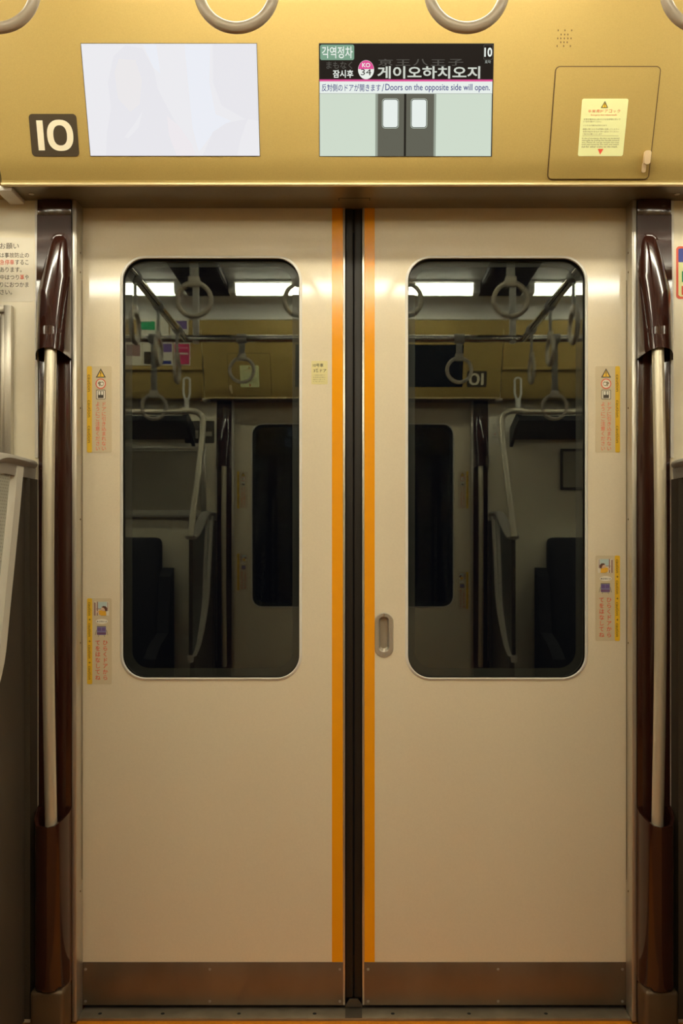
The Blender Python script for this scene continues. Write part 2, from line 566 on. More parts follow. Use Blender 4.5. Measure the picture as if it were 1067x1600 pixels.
def make_leaf(s):
    left = s < 0
    name = 'door_1' if left else 'door_2'
    lab = ('left sliding door leaf, cream with an orange stripe and a small yellow label near it' if left
           else 'right sliding door leaf, cream with a recessed oval pull beside its orange stripe')
    tw = 'right leaf of the opposite door, mirrored in the right window' if left else 'left leaf of the opposite door, mirrored in the left window'
    edge = dx(GAP0) if left else dx(GAP1)
    outer = -0.66 if left else 0.66
    x0, x1 = min(edge, outer), max(edge, outer)
    zb = dz(1570)
    root = thing(name, lab, 'door', ((x0 + x1) / 2, 0.015, 0), kind='structure', twin=tw)
    wx0, wx1 = (187.5, 472.0) if left else (633.0, 918.5)
    wy0, wy1, wr = 399.5, 1063.5, 40
    # leaf skin with the window opening cut through
    b = bmesh.new()
    out = [b.verts.new((x, 0, z)) for x, z in ((x0, zb), (x1, zb), (x1, LEAF_TOP), (x0, LEAF_TOP))]
    inn = [b.verts.new((x, 0, z)) for x, z in window_loop(wx0 + 3, wy0 + 3, wx1 - 3, wy1 - 3, wr - 3)]
    hole = []
    if not left:                                     # the pull is let into the leaf
        hole = [b.verts.new((dx(x), 0, dz(y))) for x, y in rrect(592.6, 964, 607.0, 1017.5, 7.1, 8)]
    es = []
    for lp in (out, inn, hole):
        for i in range(len(lp)):
            es.append(b.edges.new((lp[i], lp[(i + 1) % len(lp)])))
    bmesh.ops.triangle_fill(b, edges=es, use_beauty=True, use_dissolve=False, normal=(0, -1, 0))
    for f in b.faces:
        if f.normal.y > 0:
            f.normal_flip()
    mb = MB()
    mb.bm(b, 'door')
    P = lambda x, z, y: Vector((x, y, z))
    ol = [(x0, zb), (x1, zb), (x1, LEAF_TOP), (x0, LEAF_TOP)]
    mb.add([P(x, z, 0) for x, z in ol] + [P(x, z, 0.030) for x, z in ol], [[i, (i + 1) % 4, 4 + (i + 1) % 4, 4 + i] for i in range(4)], 'door')
    mb.build('leaf_panel', root, smooth=False)
    # window: chrome bead, gasket, two panes
    mb = MB()
    lps = [(window_loop(wx0 + o, wy0 + o, wx1 - o, wy1 - o, wr - o, 14), y) for o, y in ((0, 0.0003), (0.4, -0.0008), (3.0, -0.0030), (3.9, -0.0032), (4.4, -0.0024), (4.6, 0.002))]
    n = len(lps[0][0])
    mb.add([P(x, z, y) for l, y in lps for x, z in l], [[k * n + i, k * n + (i + 1) % n, (k + 1) * n + (i + 1) % n, (k + 1) * n + i] for k in range(5) for i in range(n)], 'white')
    mb.build('window_frame', root)
    a = window_loop(wx0 + 4, wy0 + 4, wx1 - 4, wy1 - 4, wr - 4, 14)
    c = window_loop(wx0 + 5.5, wy0 + 5.5, wx1 - 5.5, wy1 - 5.5, wr - 5.5, 14)
    n = len(a)
    mb = MB()
    mb.add([P(x, z, 0.0) for x, z in a] + [P(x, z, 0.010) for x, z in a] + [P(x, z, 0.0085) for x, z in c] + [P(x, z, 0.012) for x, z in c],
           [[k * n + i, k * n + (i + 1) % n, (k + 1) * n + (i + 1) % n, (k + 1) * n + i] for k in range(3) for i in range(n)], 'rubber')
    mb.build('window_gasket', root, ang=60)
    mb = MB()
    mb.add([P(x, z, 0.011) for x, z in a], [list(range(n))], 'pane')
    gp = mb.build('window_pane', root, smooth=False)
    d = window_loop(wx0 + 16, wy0 + 14, wx1 - 16, wy1 - 18, wr - 12, 14)
    mb = MB()
    mb.add([P(x, z, 0.0185) for x, z in a] + [P(x, z, 0.0185) for x, z in d], [[i, (i + 1) % n, n + (i + 1) % n, n + i] for i in range(n)], 'black')
    mb.build('pane_border', gp, smooth=False)
    mb = MB()
    mb.add([P(x, z, 0.0195) for x, z in a], [list(range(n))], 'pane')
    mb.build('inner_pane', gp, smooth=False)
    # stripe, edge strip, rubber lip
    sx = (518.6, 535.7) if left else (569.4, 585.4)
    mb = MB()
    mb.box(dx(sx[0]), dx(sx[1]), -0.0006, 0.0004, dz(1503), LEAF_TOP, 'orange')
    props(mb.build('edge_stripe', root), 'orange stripe down the meeting edge')
    ex = (535.9, 539.2) if left else (565.8, 569.1)
    mb = MB()
    mb.box(dx(ex[0]), dx(ex[1]), -0.0022, 0.025, zb, LEAF_TOP, 'alu', bev=0.0010)
    mb.build('edge_strip', root)
    cx = dx((GAP0 + GAP1) / 2)
    r0, r1 = (dx(ex[1]) - 0.0005, cx - 0.0004) if left else (cx + 0.0004, dx(ex[0]) + 0.0005)
    mb = MB()
    mb.box(r0, r1, 0.004, 0.030, dz(1562), LEAF_TOP, 'rubber', bev=0.005, seg=4)
    mb.build('rubber_seal', root)
    # stainless kick plate with screws
    k0, k1 = (dx(128), dx(536.5)) if left else (dx(568.5), dx(979))
    mb = MB()
    mb.box(k0, k1, -0.0016, 0.0002, zb, dz(1503), 'steel', bev=0.0006)
    kp = mb.build('kick_plate', root)
    mb = MB()
    xs = (531, 328, 134) if left else (575, 778, 972)
    for x in xs:
        for y in (1514, 1564):
            mb.tube([(dx(x), -0.0025, dz(y)), (dx(x), -0.001, dz(y))], 0.0032, 'cap', n=12)
    mb.build('screw', kp)
    if not left:                                    # recessed pull
        h = thing_part = MB()
        pg = flat_page(DOORP, 585, 957, 615, 1028)
        L = lambda q: [(x - 585, y - 957) for x, y in q]
        o1 = L(rrect(585.2, 957, 614.6, 1027.5, 14.6, 12))
        i1 = L(rrect(592.6, 964, 607.0, 1017.5, 7.1, 12))
        i2 = L(rrect(594.2, 967, 605.6, 1014, 5.6, 12))
        m_ = len(o1)
        vs = [pg.at(x, y, 0.0002) for x, y in o1] + [pg.at(x, y, 0.0022) for x, y in L(rrect(586.4, 958.2, 613.4, 1026.3, 13.4, 12))] \
            + [pg.at(x, y, 0.0022) for x, y in L(rrect(591.4, 962.8, 608.2, 1018.7, 8.3, 12))] + [pg.at(x, y, 0.0005) for x, y in i1] + [pg.at(x, y, -0.014) for x, y in i2]
        h.add(vs, [[k * m_ + i, k * m_ + (i + 1) % m_, (k + 1) * m_ + (i + 1) % m_, (k + 1) * m_ + i] for k in range(4) for i in range(m_)] + [[4 * m_ + i for i in range(m_)]], 'alu')
        hd = h.build('door_pull', root)
        props(hd, 'recessed oval steel finger pull')
        mb = MB()
        for y in (960.6, 1023.5):
            c0 = pg.at(599.9 - 585, y - 957, 0.0020)
            mb.tube([c0, c0 + Vector((0, -0.0012, 0))], 0.0026, 'chrome', n=12)
        mb.build('screw', hd)
    return root


door_l = make_leaf(-1)
door_r = make_leaf(1)

# ------------------------------------------------------------------ door frame: jambs and sill
XJ = 0.6355
for s, n, lb in ((-1, 'trim_4', 'left'), (1, 'trim_5', 'right')):
    mb = MB()
    a, b = sorted((s * XJ, s * (XJ + 0.0105)))
    mb.box(a, b, -0.050, -0.002, 0.004, FZ, 'alu', bev=0.0012)
    for z in (dz(400), dz(430), dz(640), dz(812), dz(1003), dz(1387)):
        mb.tube([(s * (XJ - 0.0008), -0.022, z), (s * (XJ + 0.002), -0.022, z)], 0.0022, 'groove', n=10)
    c, d = sorted((s * (XJ - 0.0006), s * (XJ + 0.002)))
    mb.box(c, d, -0.0095, -0.0080, dz(1372), dz(440), 'groove')
    single(mb.build(n, loc=(s * XJ, -0.02, 0)), 'satin aluminium door jamb strip beside the %s brown post' % lb, 'trim', kind='structure',
           twin='aluminium jamb strip of the opposite doorway, %s side of that doorway' % lb)
mb = MB()
mb.box(-XJ, XJ, -0.040, 0.03, 0.0, 0.0075, 'sill', bev=0.001)
for x in (160, 257, 375, 492, 613, 731, 850):
    mb.tube([(dx(x), -0.020, 0.0070), (dx(x), -0.020, 0.0079)], 0.0045, 'black', n=14)
mb.box(dx(GAP0 + 0.5), dx(GAP1 - 0.5), -0.0395, -0.001, 0.006, 0.0088, 'partition', bev=0.0005)
k = [(dx(539.5), dz(1573)), (dx(566), dz(1573)), (dx(566), dz(1571)), (dx(559.5), dz(1561)), (dx(546), dz(1561)), (dx(539.5), dz(1571))]
mb.prism([(x, -0.001, z) for x, z in k], (0, 0.004, 0), 'partition')
single(mb.build('trim_6', loc=(0, -0.02, 0)), 'aluminium door sill along the floor with small drain holes', 'trim', kind='structure',
       twin='aluminium sill of the opposite doorway')

# ------------------------------------------------------------------ brown corner posts with grab poles
def make_post(s):
    side = 'left' if s < 0 else 'right'
    far = 'right' if s < 0 else 'left'
    root = thing('door_post', 'glossy brown post with steel grab pole, %s of the doors beside the %s' % (side, 'wall notice' if s < 0 else 'red bordered poster'),
                 'door post', (s * 0.685, -0.06, 0), group='brown posts flanking the doors',
                 twin='brown post of the opposite doorway, mirrored in the %s window' % far)
    xi, xo = 0.6465, 0.7235
    yf = -0.050
    pc = 0.679                                        # pole centre
    mb = MB()
    a, b = sorted((s * xi, s * xo))
    mb.box(a, b, yf, WALLY + 0.05, dz(1512), FZ - 0.0005, 'brown', bev=0.004, seg=3)
    mb.build('column', root)
    # pale strip on the wall side
    mb = MB()
    a, b = sorted((s * (xo + 0.0005), s * (xo + 0.008)))
    mb.box(a, b, -0.049, WALLY + 0.001, H + 0.215, FZ - 0.001, 'white', bev=0.001)
    mb.build('wall_strip', root)

    NS = 61

    def section(d, hw, wide, pk, hd):
        """front outline of the hood: flat band with a round swelling of depth d"""
        pts = []
        xa, xb = xi - 0.0002, xo + 0.001 + wide
        e0, e1 = max(xa + 0.0004, pk - hd), min(xb - 0.0004, pk + hw)
        xs = [xa + (e0 - xa) * i / 6 for i in range(6)] + [e0 + (e1 - e0) * i / 48 for i in range(49)] + [e1 + (xb - e1) * i / 6 for i in range(1, 7)]
        for x in xs:
            t = (x - pk) / (hw if x > pk else hd)
            pts.append((x, yf - 0.004 - d * (max(0.0, 1 - abs(t) ** 2.4)) ** 0.75))
        return pts
    zt, z1, zb = H + 0.770, H + 0.722, H + 0.452
    rows = []
    K = 60
    for j in range(K + 1):
        z = zt + (zb - zt) * j / K
        g = max(0.0, (z1 - z) / (z1 - zb))
        d = 0.064 * g ** 0.8
        pk = pc - 0.009 * (1 - g) ** 2
        hw = 0.011 + 0.035 * min(1.0, g / 0.5) ** 0.62
        hd = 0.012 + 0.022 * min(1.0, g / 0.35) ** 0.55 - 0.006 * (1 - g)
        pts = section(d, hw, 0.003 * g, pk, max(0.004, hd))
        if j == K:
            rows.append([(s * x, y, zb - 0.014 * max(0, (y + 0.118) / 0.064)) for x, y in pts])
        else:
            rows.append([(s * x, y, z) for x, y in pts])
    mb = MB()
    n = len(rows[0])
    vs = [p for r in rows for p in r]
    fs = [[j * n + i, j * n + i + 1, (j + 1) * n + i + 1, (j + 1) * n + i] for j in range(K) for i in range(n - 1)]
    # side returns and the closed underside
    k0 = len(vs)
    for r in rows:
        vs += [(r[0][0], yf + 0.004, r[0][2]), (r[-1][0], yf + 0.004, r[-1][2])]
    for j in range(K):
        fs.append([j * n, (j + 1) * n, k0 + 2 * (j + 1), k0 + 2 * j])
        fs.append([j * n + n - 1, k0 + 2 * j + 1, k0 + 2 * (j + 1) + 1, (j + 1) * n + n - 1])
    fs.append([i for i in range(n)] + [k0 + 1, k0])
    # rim and hollow underside
    last = rows[-1]
    k1 = len(vs)
    vs += [(x * 1.0, y + 0.006 if y < yf - 0.012 else y, z + 0.001) for x, y, z in last]
    k2 = len(vs)
    vs += [(x, y + 0.006 if y < yf - 0.012 else y, z + 0.05) for x, y, z in last]
    base = K * n
    for i in range(n - 1):
        fs.append([base + i, k1 + i, k1 + i + 1, base + i + 1])
        fs.append([k1 + i, k2 + i, k2 + i + 1, k1 + i + 1])
    mb.add(vs, fs, 'brown')
    mb.box(min(s * xi, s * xo), max(s * xi, s * xo), yf - 0.005, yf + 0.003, zt - 0.002, FZ - 0.001, 'brown', bev=0.0015)
    mb.build('upper_shroud', root, ang=40)
    # pole, slightly bowed
    path = []
    for i in range(17):
        t = i / 16
        z = H + 0.50 + (dz(1300) - 0.02 - H - 0.50) * t
        path.append((s * pc, -0.092 - 0.022 * math.sin(math.pi * min(1, t * 1.05)), z))
    mb = MB()
    mb.tube(path, 0.0132, 'pole', n=18)
    props(mb.build('grab_pole', root), 'satin steel pole running down the post')
    # lower socket
    zl = H + (CY - 1292) * 1.99 / F
    mb = MB()
    a, b = s * (xi - 0.0005), s * (xo + 0.001)
    prof = [(a, -0.044), (a, -0.070), (s * (xi + 0.006), -0.092), (s * (xi + 0.018), -0.112), (s * pc, -0.118), (s * (xo - 0.018), -0.112), (s * (xo - 0.006), -0.092), (b, -0.070), (b, -0.044)]
    n = len(prof)
    zlo = dz(1512) - 0.004
    rows = []
    for zz, f in ((zl, 0), (zlo + 0.012, 0), (zlo + 0.003, 0.004), (zlo, 0.012)):
        rows.append([(x + (s * pc - x) * f, y + (f * 0.5 if y < -0.05 else 0), zz + (0.030 * (y + 0.118) / 0.074 if zz == zl else 0)) for x, y in prof])
    vs = [p for r in rows for p in r]
    fs = [[j * n + i, j * n + i + 1, (j + 1) * n + i + 1, (j + 1) * n + i] for j in range(3) for i in range(n - 1)]
    k0 = len(vs)
    vs += [(s * pc + (x - s * pc) * 0.80, y + 0.005, z) for x, y, z in rows[0]]
    k1 = len(vs)
    vs += [(s * pc + (x - s * pc) * 0.80, y + 0.005, z - 0.05) for x, y, z in rows[0]]
    for i in range(n - 1):
        fs.append([i, k0 + i, k0 + i + 1, i + 1])
        fs.append([k0 + i, k1 + i, k1 + i + 1, k0 + i + 1])
    fs.append([k1 + i for i in range(n)])
    fs.append([3 * n + i for i in range(n)])
    mb.add(vs, fs, 'brown')
    mb.build('lower_socket', root, ang=50)
    # steel foot
    mb = MB()
    a, b = sorted((s * (xi - 0.0005), s * (xo - 0.001)))
    mb.box(a, b, -0.109, -0.046, 0.0, zlo + 0.001, 'foot', bev=0.010, seg=4)
    mb.build('foot_cover', root)


make_post(-1)
make_post(1)


# ------------------------------------------------------------------ seat partitions
def interp(tab, y):
    for (a, *p), (b, *q) in zip(tab, tab[1:]):
        if a <= y <= b:
            t = (y - a) / (b - a)
            return [u + (v - u) * t for u, v in zip(p, q)]
    return list(tab[-1][1:]) if y > tab[-1][0] else list(tab[0][1:])


def make_partition(s):
    side = 'left' if s < 0 else 'right'
    root = thing('seat_partition', ('dark seat-end partition with a pale curved bar, at the left edge by the brown post' if s < 0
                                    else 'dark seat-end partition sliver with a grey cap, at the right edge by the brown post'),
                 'partition', (s * 0.74, -0.3, 0), group='seat-end partitions beside the doors',
                 twin='seat-end partition across the aisle with a steel stanchion, mirrored in the %s window' % ('right' if s < 0 else 'left'))
    X = lambda y: s * (0.728 + 0.062 * y)             # y: distance from the wall side, flaring outwards
    pt = lambda y, z, o=0.0: Vector((X(y) + s * o, -y, z))
    # the pale bar's curve: distance from wall, height
    curve = [(0.112, H + 0.190), (0.127, H + 0.187), (0.149, H + 0.078), (0.178, H - 0.05), (0.199, H - 0.143), (0.218, H - 0.235), (0.271, H - 0.32), (0.345, H - 0.405), (0.411, H - 0.465), (0.50, H - 0.505)]
    fine = []
    for (a, b), (c, d) in zip(curve[1:], curve[2:]):
        for i in range(4):
            t = i / 4
            fine.append((a + (c - a) * t, b + (d - b) * t))
    fine.append(curve[-1])
    # smooth a little
    for _ in range(3):
        fine = [fine[0]] + [((p[0] + 2 * q[0] + r[0]) / 4, (p[1] + 2 * q[1] + r[1]) / 4) for p, q, r in zip(fine, fine[1:], fine[2:])] + [fine[-1]]
    top = [(0.047, H + 0.192), (0.127, H + 0.190)]
    # dark lower panel from wall to the bar and down to the floor
    out = [(0.0955, H + 0.175), (0.127, H + 0.178)] + [p for p in fine[1:]] + [(0.50, 0.30), (0.46, 0.03), (0.0955, 0.03)]
    mb = MB()
    mb.prism([pt(y, z, 0.004) for y, z in out], Vector((s * 0.022, 0, 0)), 'partition')
    mb.build('dark_panel', root, smooth=False)
    mb = MB()
    mb.prism([pt(y, z, -0.0055) for y, z in ((0.048, H + 0.165), (0.088, H + 0.165), (0.088, 0.03), (0.048, 0.03))], Vector((s * 0.022, 0, 0)), 'partition')
    mb.build('wall_post', root, smooth=False)
    # perforated front panel
    cap_z = lambda y: H + 0.200 - 0.13 * (0.5 - 0.5 * math.cos(math.pi * min(1, max(0, (y - 0.19) / 0.34))))
    nf = len(fine)
    strip = []
    for i, (y, z) in enumerate(fine):
        y0, y1 = y + 0.031, y + 0.105 * (1 - (i / nf) ** 2)
        if y1 > y0 + 0.004:
            strip.append((y0, y1, min(z, cap_z(y0) - 0.008), min(z, cap_z(y1) - 0.008)))
    mb = MB()
    vs = []
    for y0, y1, za, zb_ in strip:
        vs += [pt(y0, za, 0.006), pt(y1, zb_, 0.006), pt(y1, zb_, 0.016), pt(y0, za, 0.016)]
    mb.add(vs, [[4 * i + k, 4 * i + (k + 1) % 4, 4 * i + 4 + (k + 1) % 4, 4 * i + 4 + k] for i in range(len(strip) - 1) for k in range(4)], 'perf')
    pf = mb.build('perforated_panel', root, smooth=False)
    mb = MB()
    for (a0, a1, az, _), (b0, b1, bz, _) in zip(strip, strip[1:]):
        rows_ = max(1, int(round((az - bz) / 0.0075)))
        for r in range(rows_):
            t = (r + 0.5) / rows_
            lo, hi, z = a0 + (b0 - a0) * t, a1 + (b1 - a1) * t, az + (bz - az) * t
            y = lo + 0.006 + (0.004 if r % 2 else 0)
            while y < hi - 0.005:
                c = pt(y, z, 0.0056)
                mb.add([c + Vector((0, 0.0021 * math.cos(q), 0.0021 * math.sin(q))) for q in [k * math.pi / 3 for k in range(6)]], [[0, 1, 2, 3, 4, 5]], 'perfdot')
                y += 0.008
    mb.build('perforation', pf, smooth=False)
    # dark smoked infill in front of the perforated strip
    out = [(y + 0.105 * (1 - (i / nf) ** 2) + 0.008, z) for i, (y, z) in enumerate(fine) if z < cap_z(y) - 0.03 and i < nf - 2]
    out = [(min(y, 0.53), min(z, cap_z(y) - 0.02)) for y, z in out] + [(0.538, H - 0.50), (0.535, cap_z(0.535) - 0.006)] + [(y, cap_z(y) - 0.010) for y in (0.48, 0.42, 0.36, 0.30, 0.26) if y > out[0][0] + 0.005]
    mb = MB()
    mb.prism([pt(y, z, 0.010) for y, z in out], Vector((s * 0.008, 0, 0)), 'infill')
    mb.build('front_infill', root, smooth=False)
    # pale curved bars
    mb = MB()
    for off, wd in ((-0.010, 0.029), (0.105, 0.010)):
        pa = [(y + (off if off < 0 else off * (1 - (i / len(fine)) ** 2)), z) for i, (y, z) in enumerate(fine)]
        pa = [(y, min(z, cap_z(y) - 0.004)) for y, z in pa]
        pa = [(min(y, 0.545), z) for y, z in pa]
        n = len(pa)
        vs = []
        for y, z in pa:
            vs += [pt(y, z, -0.004), pt(y + wd, z, -0.004), pt(y + wd, z, 0.012), pt(y, z, 0.012)]
        mb.add(vs, [[4 * i + k, 4 * i + (k + 1) % 4, 4 * i + 4 + (k + 1) % 4, 4 * i + 4 + k] for i in range(n - 1) for k in range(4)] + [[0, 1, 2, 3], [4 * n - 1, 4 * n - 2, 4 * n - 3, 4 * n - 4]], 'bar')
    props(mb.build('curved_bar', root), 'pale curved bar between dark panel and perforated panel')
    # grey S-shaped cap
    ys = [0.047 + (0.555 - 0.047) * i / 26 for i in range(27)]
    vs = []
    n = 12
    for i, y in enumerate(ys):
        zc = cap_z(y)
        grow = 0.010 + 0.009 * min(1, (y - 0.03) / 0.09)
        for k in range(n):
            a = 2 * math.pi * k / n
            vs.append(pt(y, zc + 0.011 * math.sin(a) * (1.0 if math.sin(a) > 0 else 1.2), 0.012 + (grow + 0.006) * math.cos(a)))
    fs = [[i * n + k, i * n + (k + 1) % n, (i + 1) * n + (k + 1) % n, (i + 1) * n + k] for i in range(26) for k in range(n)] + [list(range(n)), [26 * n + k for k in range(n)]]
    mb = MB()
    mb.add(vs, fs, 'cap')
    vs = []
    for y in ys[:14]:
        vs += [pt(y, cap_z(y) - 0.010, -0.002), pt(y, cap_z(y) - 0.034, 0.0), pt(y, cap_z(y) - 0.034, 0.026), pt(y, cap_z(y) - 0.010, 0.028)]
    mb.add(vs, [[4 * i + k, 4 * i + (k + 1) % 4, 4 * i + 4 + (k + 1) % 4, 4 * i + 4 + k] for i in range(13) for k in range(4)], 'cap')
    mb.build('cap', root, ang=50)
    # front upright and its end
    mb = MB()
    mb.tube([pt(0.54, H + 0.06, 0.012), pt(0.545, H - 0.50, 0.012)], 0.010, 'partition', n=12)
    mb.build('front_upright', root)
    mb = MB()
    mb.tube([pt(0.548, H - 0.495, 0.012), pt(0.548, H - 0.530, 0.012)], [0.017, 0.014], 'white', n=14)
    mb.build('end_cap', root)
    # stanchion up to the luggage rack
    pth = [pt(0.555, H + 0.07, 0.012), pt(0.50, H + 0.20, 0.010), pt(0.40, H + 0.42, 0.006), pt(0.335, H + 0.585, 0.004)]
    e = pt(0.31, H + 0.66, 0.006)
    for i in range(1, 8):
        a = math.pi / 2 * i / 7
        pth.append(Vector((e.x + s * 0.065 * (1 - math.cos(a)), e.y, e.z + 0.052 * math.sin(a))))
    pth.append(Vector((s * 0.86, e.y, H + 0.712)))
    mb = MB()
    mb.tube(pth, 0.0155, 'pole', n=14)
    props(mb.build('stanchion', root), 'bent steel stanchion rising to the luggage rack')


make_partition(-1)
make_partition(1)


# ------------------------------------------------------------------ printing on stickers
def tri(mb, pg, cx, y0, y1, hw, off, fill='yellow'):
    mb.poly(pg, [(cx, y0), (cx + hw, y1), (cx - hw, y1)], off, 'ink')
    k = 1.6 * (y1 - y0) / 14
    mb.poly(pg, [(cx, y0 + 2 * k), (cx + hw - 1.5 * k, y1 - 0.8 * k), (cx - hw + 1.5 * k, y1 - 0.8 * k)], off + 0.0002, fill)
    h = y1 - y0
    mb.poly(pg, [(cx - 0.055 * h, y0 + 0.36 * h), (cx + 0.055 * h, y0 + 0.36 * h), (cx + 0.035 * h, y0 + 0.70 * h), (cx - 0.035 * h, y0 + 0.70 * h)], off + 0.0004, 'ink')
    mb.poly(pg, ell(cx, y0 + 0.80 * h, 0.055 * h, 0.055 * h, 10), off + 0.0004, 'ink')


O1, O2, O3, O4 = 0.0007, 0.0010, 0.0013, 0.0016


def caution_sticker(left):
    if left:
        x0, x1, s0, s1, ic, wf = 136.0, 174.6, 136.0, 143.8, 157.6, 1
    else:
        x0, x1, s0, s1, ic, wf = 930.0, 968.4, 961.0, 968.4, 946.7, -1
    y0, y1 = 572.3, 707.0
    pg = flat_page(DOORP, x0, y0, x1, y1)
    L = lambda q: [(x - x0, y - y0) for x, y in q]
    root = thing('caution_sticker', 'tall caution sticker with warning triangle and red vertical text, on the %s door leaf' % ('left' if left else 'right'),
                 'sticker', pg.at((x1 - x0) / 2, y1 - y0, 0), group='door trapping caution stickers',
                 twin='dim caution sticker on the %s opposite door leaf' % ('right' if left else 'left'))
    mb = MB()
    mb.slab(pg, L(rrect(x0, y0, x1, y1, 2.5)), 0.0001, 0.0005, 'sticker')
    mb.build('backing', root, smooth=False)
    mb = MB()
    mb.poly(pg, L(rrect(s0, y0, s1, y1, 2.2)), O1, 'yellow')
    for a, b in ((585.5, 612), (625.5, 652), (665.5, 692)):
        mb.text(pg, 'caution', s0 + 1.2 - x0, a - y0, s1 - 1.7 - x0, b - y0, O2, 'brownink', bold=0.004, rot=True)
    props(mb.build('caution_strip', root, smooth=False), 'yellow strip with the word caution three times')
    mb = MB()
    tri(mb, pg, ic - x0, 575.6 - y0, 590 - y0, 7.9, O1)
    cx, cy = ic - x0, 599.7 - y0
    mb.band(pg, ell(cx, cy, 8.0, 8.0), ell(cx, cy, 6.6, 6.6), O2, 'red')
    mb.poly(pg, ell(cx, cy, 6.7, 6.7), O1, 'notice')
    # hand caught by the door edge
    hand = [(-4.6, -1.2), (-3.4, -3.0), (-1.2, -3.4), (0.6, -2.6), (2.4, -3.6), (4.4, -2.2), (4.8, 0.4), (3.6, 2.8), (1.0, 3.6), (-0.8, 2.6), (-1.8, 3.8), (-3.0, 3.2), (-2.6, 1.0), (-4.2, 0.6)]
    mb.poly(pg, [(cx + wf * x, cy + y) for x, y in hand], O2, 'greyink')
    mb.poly(pg, ell(cx + wf * 1.8, cy + 0.2, 2.3, 2.2, 16), O3, 'whiteprint')
    q = ic - 7.4 - x0, 609.2 - y0, ic + 7.4 - x0, 624 - y0
    mb.band(pg, rrect(*q, 1.6), rrect(q[0] + 0.8, q[1] + 0.8, q[2] - 0.8, q[3] - 0.8, 1.0), O2, 'ink')
    mb.poly(pg, rrect(q[0] + 0.7, q[1] + 0.7, q[2] - 0.7, q[3] - 0.7, 1.1), O1, 'notice')
    mb.poly(pg, [(q[0] + 3, q[1] + 2), (q[2] - 3, q[1] + 2), (q[2] - 3, q[3] - 2), (q[0] + 3, q[3] - 2)], O2, 'ink')
    for a, b in ((q[0] + 3.8, cx - 0.6), (cx + 0.6, q[2] - 3.8)):
        mb.poly(pg, rrect(a, q[1] + 2.4, b, q[1] + 8.0, 0.8, 3), O3, 'whiteprint')
    mb.build('pictogram', root, smooth=False)
    mb = MB()
    mb.vtext(pg, 'ドアに引き込まれない', ic + 4.7 - x0, 627.4 - y0, 7.6, 7.72, O1, 'palered', bold=0.008)
    mb.vtext(pg, 'ようにご注意ください', ic - 4.8 - x0, 627.4 - y0, 7.6, 7.72, O1, 'palered', bold=0.008)
    mb.build('lettering', root, smooth=False)


